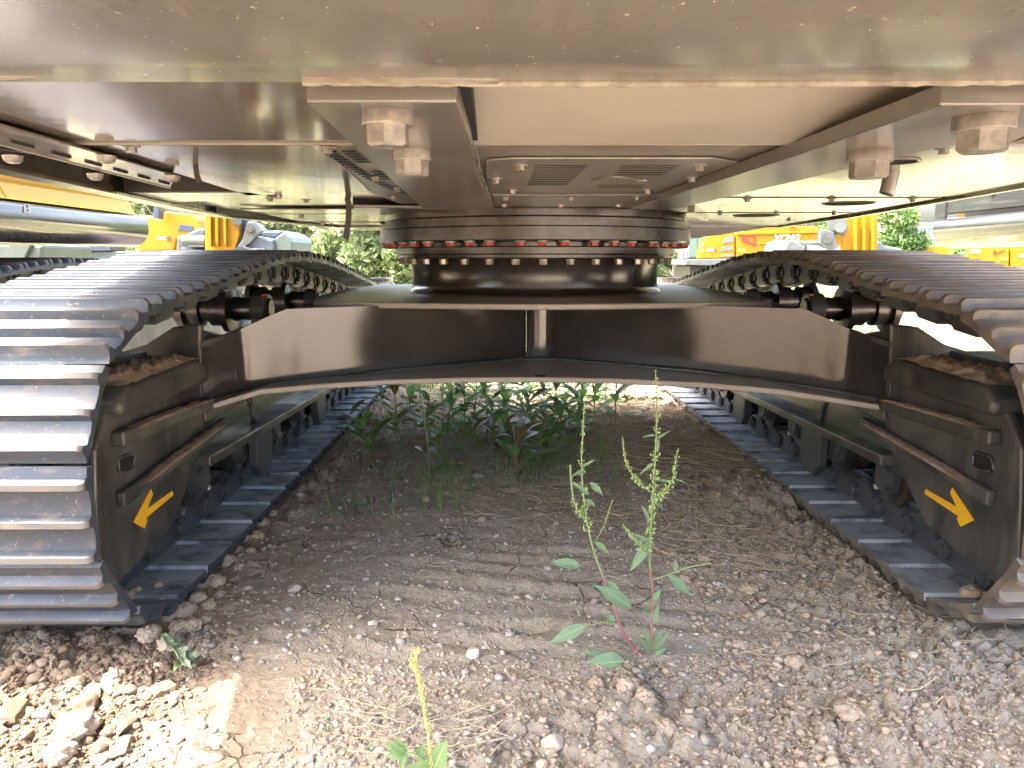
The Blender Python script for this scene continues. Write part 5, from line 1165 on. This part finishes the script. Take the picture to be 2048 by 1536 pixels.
bl_ = smooth_path([Pl(1300, 1100, YD), Pl(1285, 1095, YD-.02), Pl(1265, 1072, YD-.03), Pl(1246, 1050, YD-.03)]); stemof(W1, bl_, .002, m_stem); whorls(W1, bl_, .2, 1, 12, .0065, m_seed, 5)
def LF(par, a, c, W, m, y=None, dy=0, droop=.6, bend=.3, **kw):
    y = y or YD; A = Pl(a[0], a[1], y); C = Pl(c[0], c[1], y+dy); d = C-A; kw.setdefault('up', (0, -.75, .65)); return leaf(par, A, d, d.length*1.05, W*.78, m, bend=bend, droop=droop*0, **kw)
for a, c, W in (((1300, 1085), (1262, 1140), .030), ((1335, 1150), (1380, 1190), .034), ((1300, 1290), (1325, 1262), .02), ((1302, 1250), (1318, 1210), .022), ((1300, 1300), (1288, 1255), .018), ((1306, 1300), (1336, 1268), .02), ((1306, 1310), (1332, 1296), .022), ((1303, 1310), (1278, 1275), .018), ((1306, 1200), (1322, 1180), .02),
                ((1300, 1220), (1284, 1222), .018), ((1310, 925), (1280, 948), .012), ((1312, 880), (1340, 862), .009), ((1312, 870), (1282, 875), .008), ((1308, 960), (1345, 965), .012), ((1313, 1000), (1326, 1022), .010), ((1300, 1050), (1283, 1010), .016), ((1350, 960), (1370, 965), .008), ((1314, 905), (1318, 870), .010), ((1262, 945), (1290, 975), .010), ((1309, 1090), (1262, 1066), .012), ((1295, 1072), (1268, 1092), .015), ((1350, 1142), (1352, 1118), .016)):
    LF(W1, a, c, W, m_weed, dy=random.uniform(-.04, .02))
LF(W1, (1306, 1315), (1328, 1398), .036, m_weed, dy=-.10, seed=2)
# --- left tall weed
b2 = Zp(1282, 1310, 0); YD2 = b2.y
W2 = thing('tall_weed', 'leaning weed with a pink-red lower stem, left of the tallest one', 'weed', (b2.x, b2.y, gh(b2.x, b2.y)))
m2 = smooth_path([Pl(1284, 1312, YD2), Pl(1262, 1290, YD2), Pl(1240, 1250, YD2-.01), Pl(1228, 1210, YD2-.01), Pl(1213, 1170, YD2), Pl(1190, 1110, YD2), Pl(1176, 1055, YD2), Pl(1168, 1000, YD2), Pl(1163, 930, YD2), Pl(1166, 860, YD2), Pl(1169, 800, YD2)])
m_pink = mat('pink_red_stem', (.32, .12, .13), .5, var=[(6, (.30, .26, .16), .5, .6)])
stemof(W2, m2[:36], [.0042*(1-.75*i/len(m2)) for i in range(36)], m_pink); stemof(W2, m2[35:], [.0042*(1-.75*i/len(m2)) for i in range(35, len(m2))], m_stem); whorls(W2, m2, .60, 1.0, 26, .0066, m_seed, 6)
s3 = smooth_path([Pl(1168, 1035, YD2), Pl(1150, 1010, YD2-.02), Pl(1143, 970, YD2-.02), Pl(1140, 930, YD2-.02)]); stemof(W2, s3, .0018, m_stem); whorls(W2, s3, .1, 1, 16, .006, m_seed, 7)
s4 = smooth_path([Pl(1192, 1080, YD2), Pl(1208, 1050, YD2+.02), Pl(1225, 1000, YD2+.03)]); stemof(W2, s4, .0012, m_stem); whorls(W2, s4, .4, 1, 8, .003, m_seed, 8)
for a, c, W in (((1160, 1132), (1104, 1124), .034), ((1262, 1215), (1190, 1172), .050), ((1190, 1085), (1216, 1105), .022), ((1180, 965), (1205, 990), .022), ((1170, 940), (1145, 952), .014), ((1170, 1000), (1190, 1012), .018), ((1178, 990), (1140, 962), .016), ((1215, 1165), (1238, 1180), .022), ((1164, 935), (1190, 920), .012), ((1225, 1250), (1216, 1225), .030)):
    LF(W2, a, c, W, m_weed, y=YD2, dy=random.uniform(-.03, .02))
pt = smooth_path([Pl(1236, 1246, YD2), Pl(1210, 1243, YD2-.03), Pl(1172, 1252, YD2-.05)]); stemof(W2, pt, .0014, m_stem, 'leaf_stalk'); LF(W2, (1172, 1252), (1102, 1284), .040, m_weed, y=YD2-.05, seed=1)
pt = smooth_path([Pl(1306, 1215, YD2), Pl(1285, 1195, YD2-.02), Pl(1262, 1185, YD2-.03)]); stemof(W2, pt, .0012, m_stem, 'leaf_stalk')
pt = smooth_path([Pl(1284, 1316, YD2), Pl(1262, 1316, YD2-.03), Pl(1245, 1324, YD2-.05)]); stemof(W2, pt, .0014, m_stem, 'leaf_stalk'); LF(W2, (1250, 1322), (1168, 1332), .060, m_weed, y=YD2-.05, seed=3); LF(W2, (1218, 1318), (1168, 1305), .032, m_weed, y=YD2, seed=2)
# --- foreground spike
SD = .92; W3 = thing('spike_plant', 'small plant with one yellow flower spike at the bottom edge of the picture', 'plant', (Pl(872, 1700, SD).x, SD, 0))
sp = smooth_path([Vector((Pl(876, 1600, SD).x, SD, 0.0)), Pl(880, 1700, SD), Pl(866, 1560, SD), Pl(858, 1480, SD), Pl(846, 1400, SD), Pl(836, 1350, SD), Pl(827, 1322, SD), Pl(834, 1299, SD)], 10)
stemof(W3, sp, [.0028*(1-.7*i/len(sp)) for i in range(len(sp))], m_stem)
rg = random.Random(3); b = MB(); V0, F0 = IC1
L_ = len(sp)
for i in range(260):
    t = .30+.70*i/260; p = sp[min(L_-1, int(t*(L_-1)))]; a = i*2.4; k = 1.0 if t < .75 else (1.45 if t < .95 else 1.0); r0 = .0026*k*rg.uniform(.5, 1.9); c = p+Vector((math.cos(a), math.sin(a), rg.uniform(-.6, .6)))*r0*.7; s = .0013*(1+.6*rg.random())*(.8 if t < .72 else 1.0)
    st = len(b.v); b.v += [(c.x+v[0]*s, c.y+v[1]*s, c.z+v[2]*s*1.9) for v in V0]; b.f += [tuple(int(q)+st for q in f) for f in F0]
b.m = [0]*len(b.f); o = b.build('flower_spike', m_spike, W3); o['kind'] = 'stuff'
for a, c, W, dy in (((866, 1545), (893, 1478), .028, .0), ((862, 1548), (806, 1536), .030, -.03), ((868, 1560), (912, 1600), .030, -.04), ((812, 1505), (768, 1492), .016, .0), ((812, 1505), (772, 1514), .014, 0), ((812, 1505), (792, 1470), .008, 0), ((812, 1505), (800, 1540), .012, -.02), ((840, 1520), (845, 1485), .014, .02), ((812, 1505), (774, 1480), .012, .0), ((812, 1506), (790, 1494), .012, -.01), ((864, 1560), (878, 1500), .024, .03)):
    A = Pl(*a, SD); C = Pl(*c, SD+dy); leaf(W3, A, C-A, (C-A).length, W, m_young, up=(0, -.8, .6), bend=.25, fold=.35)
stemof(W3, smooth_path([Pl(868, 1545, SD), Pl(840, 1515, SD), Pl(812, 1505, SD)]), .0014, m_stem)
# --- wilted plant by the left clods
wp_ = Zp(365, 1320, .02); W4 = thing('wilted_plant', 'wilted pale green plant lying among the clods in front of the left track', 'plant', (wp_.x, wp_.y, gh(wp_.x, wp_.y)))
for a, c, W in (((345, 1295), (322, 1270), .020), ((345, 1295), (365, 1268), .018), ((348, 1300), (372, 1288), .016), ((352, 1310), (380, 1300), .020), ((358, 1318), (398, 1312), .026), ((362, 1325), (400, 1318), .018), ((362, 1325), (345, 1345), .016), ((360, 1322), (382, 1338), .018), ((350, 1300), (340, 1285), .018), ((355, 1305), (368, 1325), .022)):
    A = Zp(*a, .03); C = Zp(*c, .025+random.uniform(0, .03)); leaf(W4, A, C-A, (C-A).length*1.15, W, m_wilt, up=(random.uniform(-.4, .4), -.3, .8), bend=.9, fold=.5, wav=.25)
stemof(W4, smooth_path([Zp(340, 1290, .03), Zp(352, 1305, .05), Zp(365, 1330, .02)]), .002, m_stem)
# --- small sprigs in the foreground
for k, (px, py) in enumerate(((838, 1372), (650, 1440), (655, 1462), (740, 1500), (812, 1402), (985, 1430))):
    p = Zp(px, py, .004); t = thing('grass_sprig', ('tiny green sprig touching the yellow spike', 'upper of two tiny sprigs on the soil near the shade edge', 'lower of two tiny sprigs on the soil near the shade edge', 'thin sprig left of the spike plant at the bottom', 'faint sprig just left of the yellow spike', 'tiny sprig right of the spike plant')[k], 'sprig', (p.x, p.y, 0), 0, 'tiny sprigs on the near soil')
    for q in range(6):
        a = random.random()*6.28; leaf(t, (p.x, p.y, gh(p.x, p.y)), (math.cos(a), math.sin(a), .9), random.uniform(.012, .024), .004, m_weed, bend=.4)
# --- leafy dock plants under the machine
dock = [(762, 800, 3.2), (745, 905, 3), (795, 880, 4), (850, 870, 4), (880, 905, 3), (905, 830, 6), (930, 860, 6), (965, 800, 5), (975, 870, 5), (1010, 830, 7), (1020, 905, 5), (1050, 860, 6), (1075, 930, 6), (1090, 850, 6), (1120, 885, 6), (1130, 820, 7), (1160, 860, 5), (1190, 835, 5), (1185, 800, 6), (1250, 800, 4), (860, 955, 2), (1035, 955, 2), (930, 790, 5), (1000, 785, 5), (1060, 790, 5), (1100, 790, 5), (820, 830, 4), (1230, 850, 3), (700, 850, 3), (725, 880, 3), (840, 800, 4), (885, 815, 5), (895, 870, 4), (945, 900, 4), (990, 885, 5), (1005, 855, 5), (1045, 825, 5), (1065, 885, 5), (1110, 860, 5), (1140, 855, 5), (1150, 905, 3), (1100, 915, 4), (1210, 815, 4), (1165, 825, 5), (950, 835, 5), (1130, 795, 5), (960, 785, 4), (900, 788, 4)]
for i, (px, py, nl) in enumerate(dock):
    p = Zp(px, py, 0); g0 = gh(p.x, p.y); h = random.uniform(.14, .34)*(1.25 if py < 840 else 1)
    fr_ = sorted(q for q in dock if q[1] > 815); bk_ = sorted(q for q in dock if q[1] <= 815); ords = ('first', 'second', 'third', 'fourth', 'fifth', 'sixth', 'seventh', 'eighth', 'ninth', 'tenth', 'eleventh', 'twelfth', 'thirteenth', 'fourteenth', 'fifteenth', 'sixteenth', 'seventeenth', 'eighteenth', 'nineteenth', 'twentieth', 'twenty-first', 'twenty-second', 'twenty-third')+tuple('twenty-'+w_ for w_ in ('fourth', 'fifth', 'sixth', 'seventh', 'eighth', 'ninth'))+('thirtieth',)+tuple('thirty-'+w_ for w_ in ('first', 'second', 'third', 'fourth', 'fifth', 'sixth', 'seventh', 'eighth', 'ninth'))+('fortieth',)
    lab = f'dark green dock plant in the shade, {ords[fr_.index((px, py, nl))]} from the left track' if py > 815 else f'backlit green plant at the edge of the sun, {ords[bk_.index((px, py, nl))]} from the left track'
    t = thing('dock_plant', lab, 'plant', (p.x, p.y, g0), 0, 'dock plants in the shade between the tracks' if py > 815 else 'green plants at the edge of the sun behind the machine')
    lean = Vector((random.uniform(-.04, .04), random.uniform(-.04, .04), h)); top = Vector((p.x, p.y, g0))+lean; pth = smooth_path([(p.x, p.y, g0-.01), (p.x+lean.x*.3, p.y+lean.y*.3, g0+h*.5), tuple(top)], 5)
    stemof(t, pth, .0032, m_stemr if i % 2 else m_stem)
    for q in range(int(nl*1.2)+3):
        a = q*2.4+random.uniform(-.4, .4); tt = .15+.85*(q/(nl*1.2+3)); bpt = Vector(pth[int(tt*(len(pth)-1))]); el = random.uniform(-.05, .75); L = random.uniform(.13, .25)*(1.1-.3*tt)
        leaf(t, bpt, (math.cos(a), math.sin(a), el), L, L*random.choice((.24, .28, .32)), m_dock2 if random.random() < .10 else m_dock, bend=random.choice((.6, 1.0)), fold=.25, wav=.05, tipw=.8)
# --- grass and low green beyond the machine, thin blades in the shade
def grass(n, reg, seed, h0, h1, m, lab, w=.003):
    rg = np.random.default_rng(seed); x, y = reg(rg, n); n = len(x); z = ground_h(x, y); a = rg.random(n)*6.28; h = h0+(h1-h0)*rg.random(n); ln = (rg.random((n, 2))-.5)*h[:, None]*1.1
    cx, sx = np.cos(a)*w, np.sin(a)*w
    P = np.stack([np.stack([x-cx, y-sx, z-.005], 1), np.stack([x+cx, y+sx, z-.005], 1), np.stack([x+ln[:, 0]*.4+cx*.7, y+ln[:, 1]*.4+sx*.7, z+h*.6], 1), np.stack([x+ln[:, 0]*.4-cx*.7, y+ln[:, 1]*.4-sx*.7, z+h*.6], 1), np.stack([x+ln[:, 0], y+ln[:, 1], z+h], 1)], 1).reshape(-1, 3)
    k = np.arange(n)[:, None]*5; quads = (k+np.array([0, 1, 2, 3])).tolist(); tris = (k+np.array([3, 2, 4])).tolist()
    me = bpy.data.meshes.new('grass'); me.from_pydata(P.tolist(), [], quads+tris); me.materials.append(m); o = bpy.data.objects.new('grass', me); COL.objects.link(o); return tag(o, lab, 'grass', None, 'stuff')
m_grass = mat('dry_green_grass', (.16, .21, .07), .6, rnd=.4, trans=.35, var=[(.8, (.30, .28, .14), .45, .6)])
def rg1(r, n): y = 5.6+7*r.random(n)**1.3; x = -2.2+5.4*r.random(n); k = vnoise(x*1.4, y*1.1, 70) > .45; return x[k], y[k]
def rg2(r, n): y = 12+16*r.random(n); x = -14+32*r.random(n); return x, y
def rg3(r, n): y = 2.75+1.9*r.random(n); x = -.75+1.3*r.random(n); k = vnoise(x*4, y*4, 71) > .55; return x[k], y[k]
grass(14000, rg1, 1, .03, .14, m_grass, 'patchy green grass in the sun behind the machine')
grass(30000, rg2, 2, .10, .30, m_grass, 'rough grass along the back of the yard', .008)
grass(1500, rg3, 3, .04, .16, m_dock, 'thin dark grass blades among the dock plants', .0016)
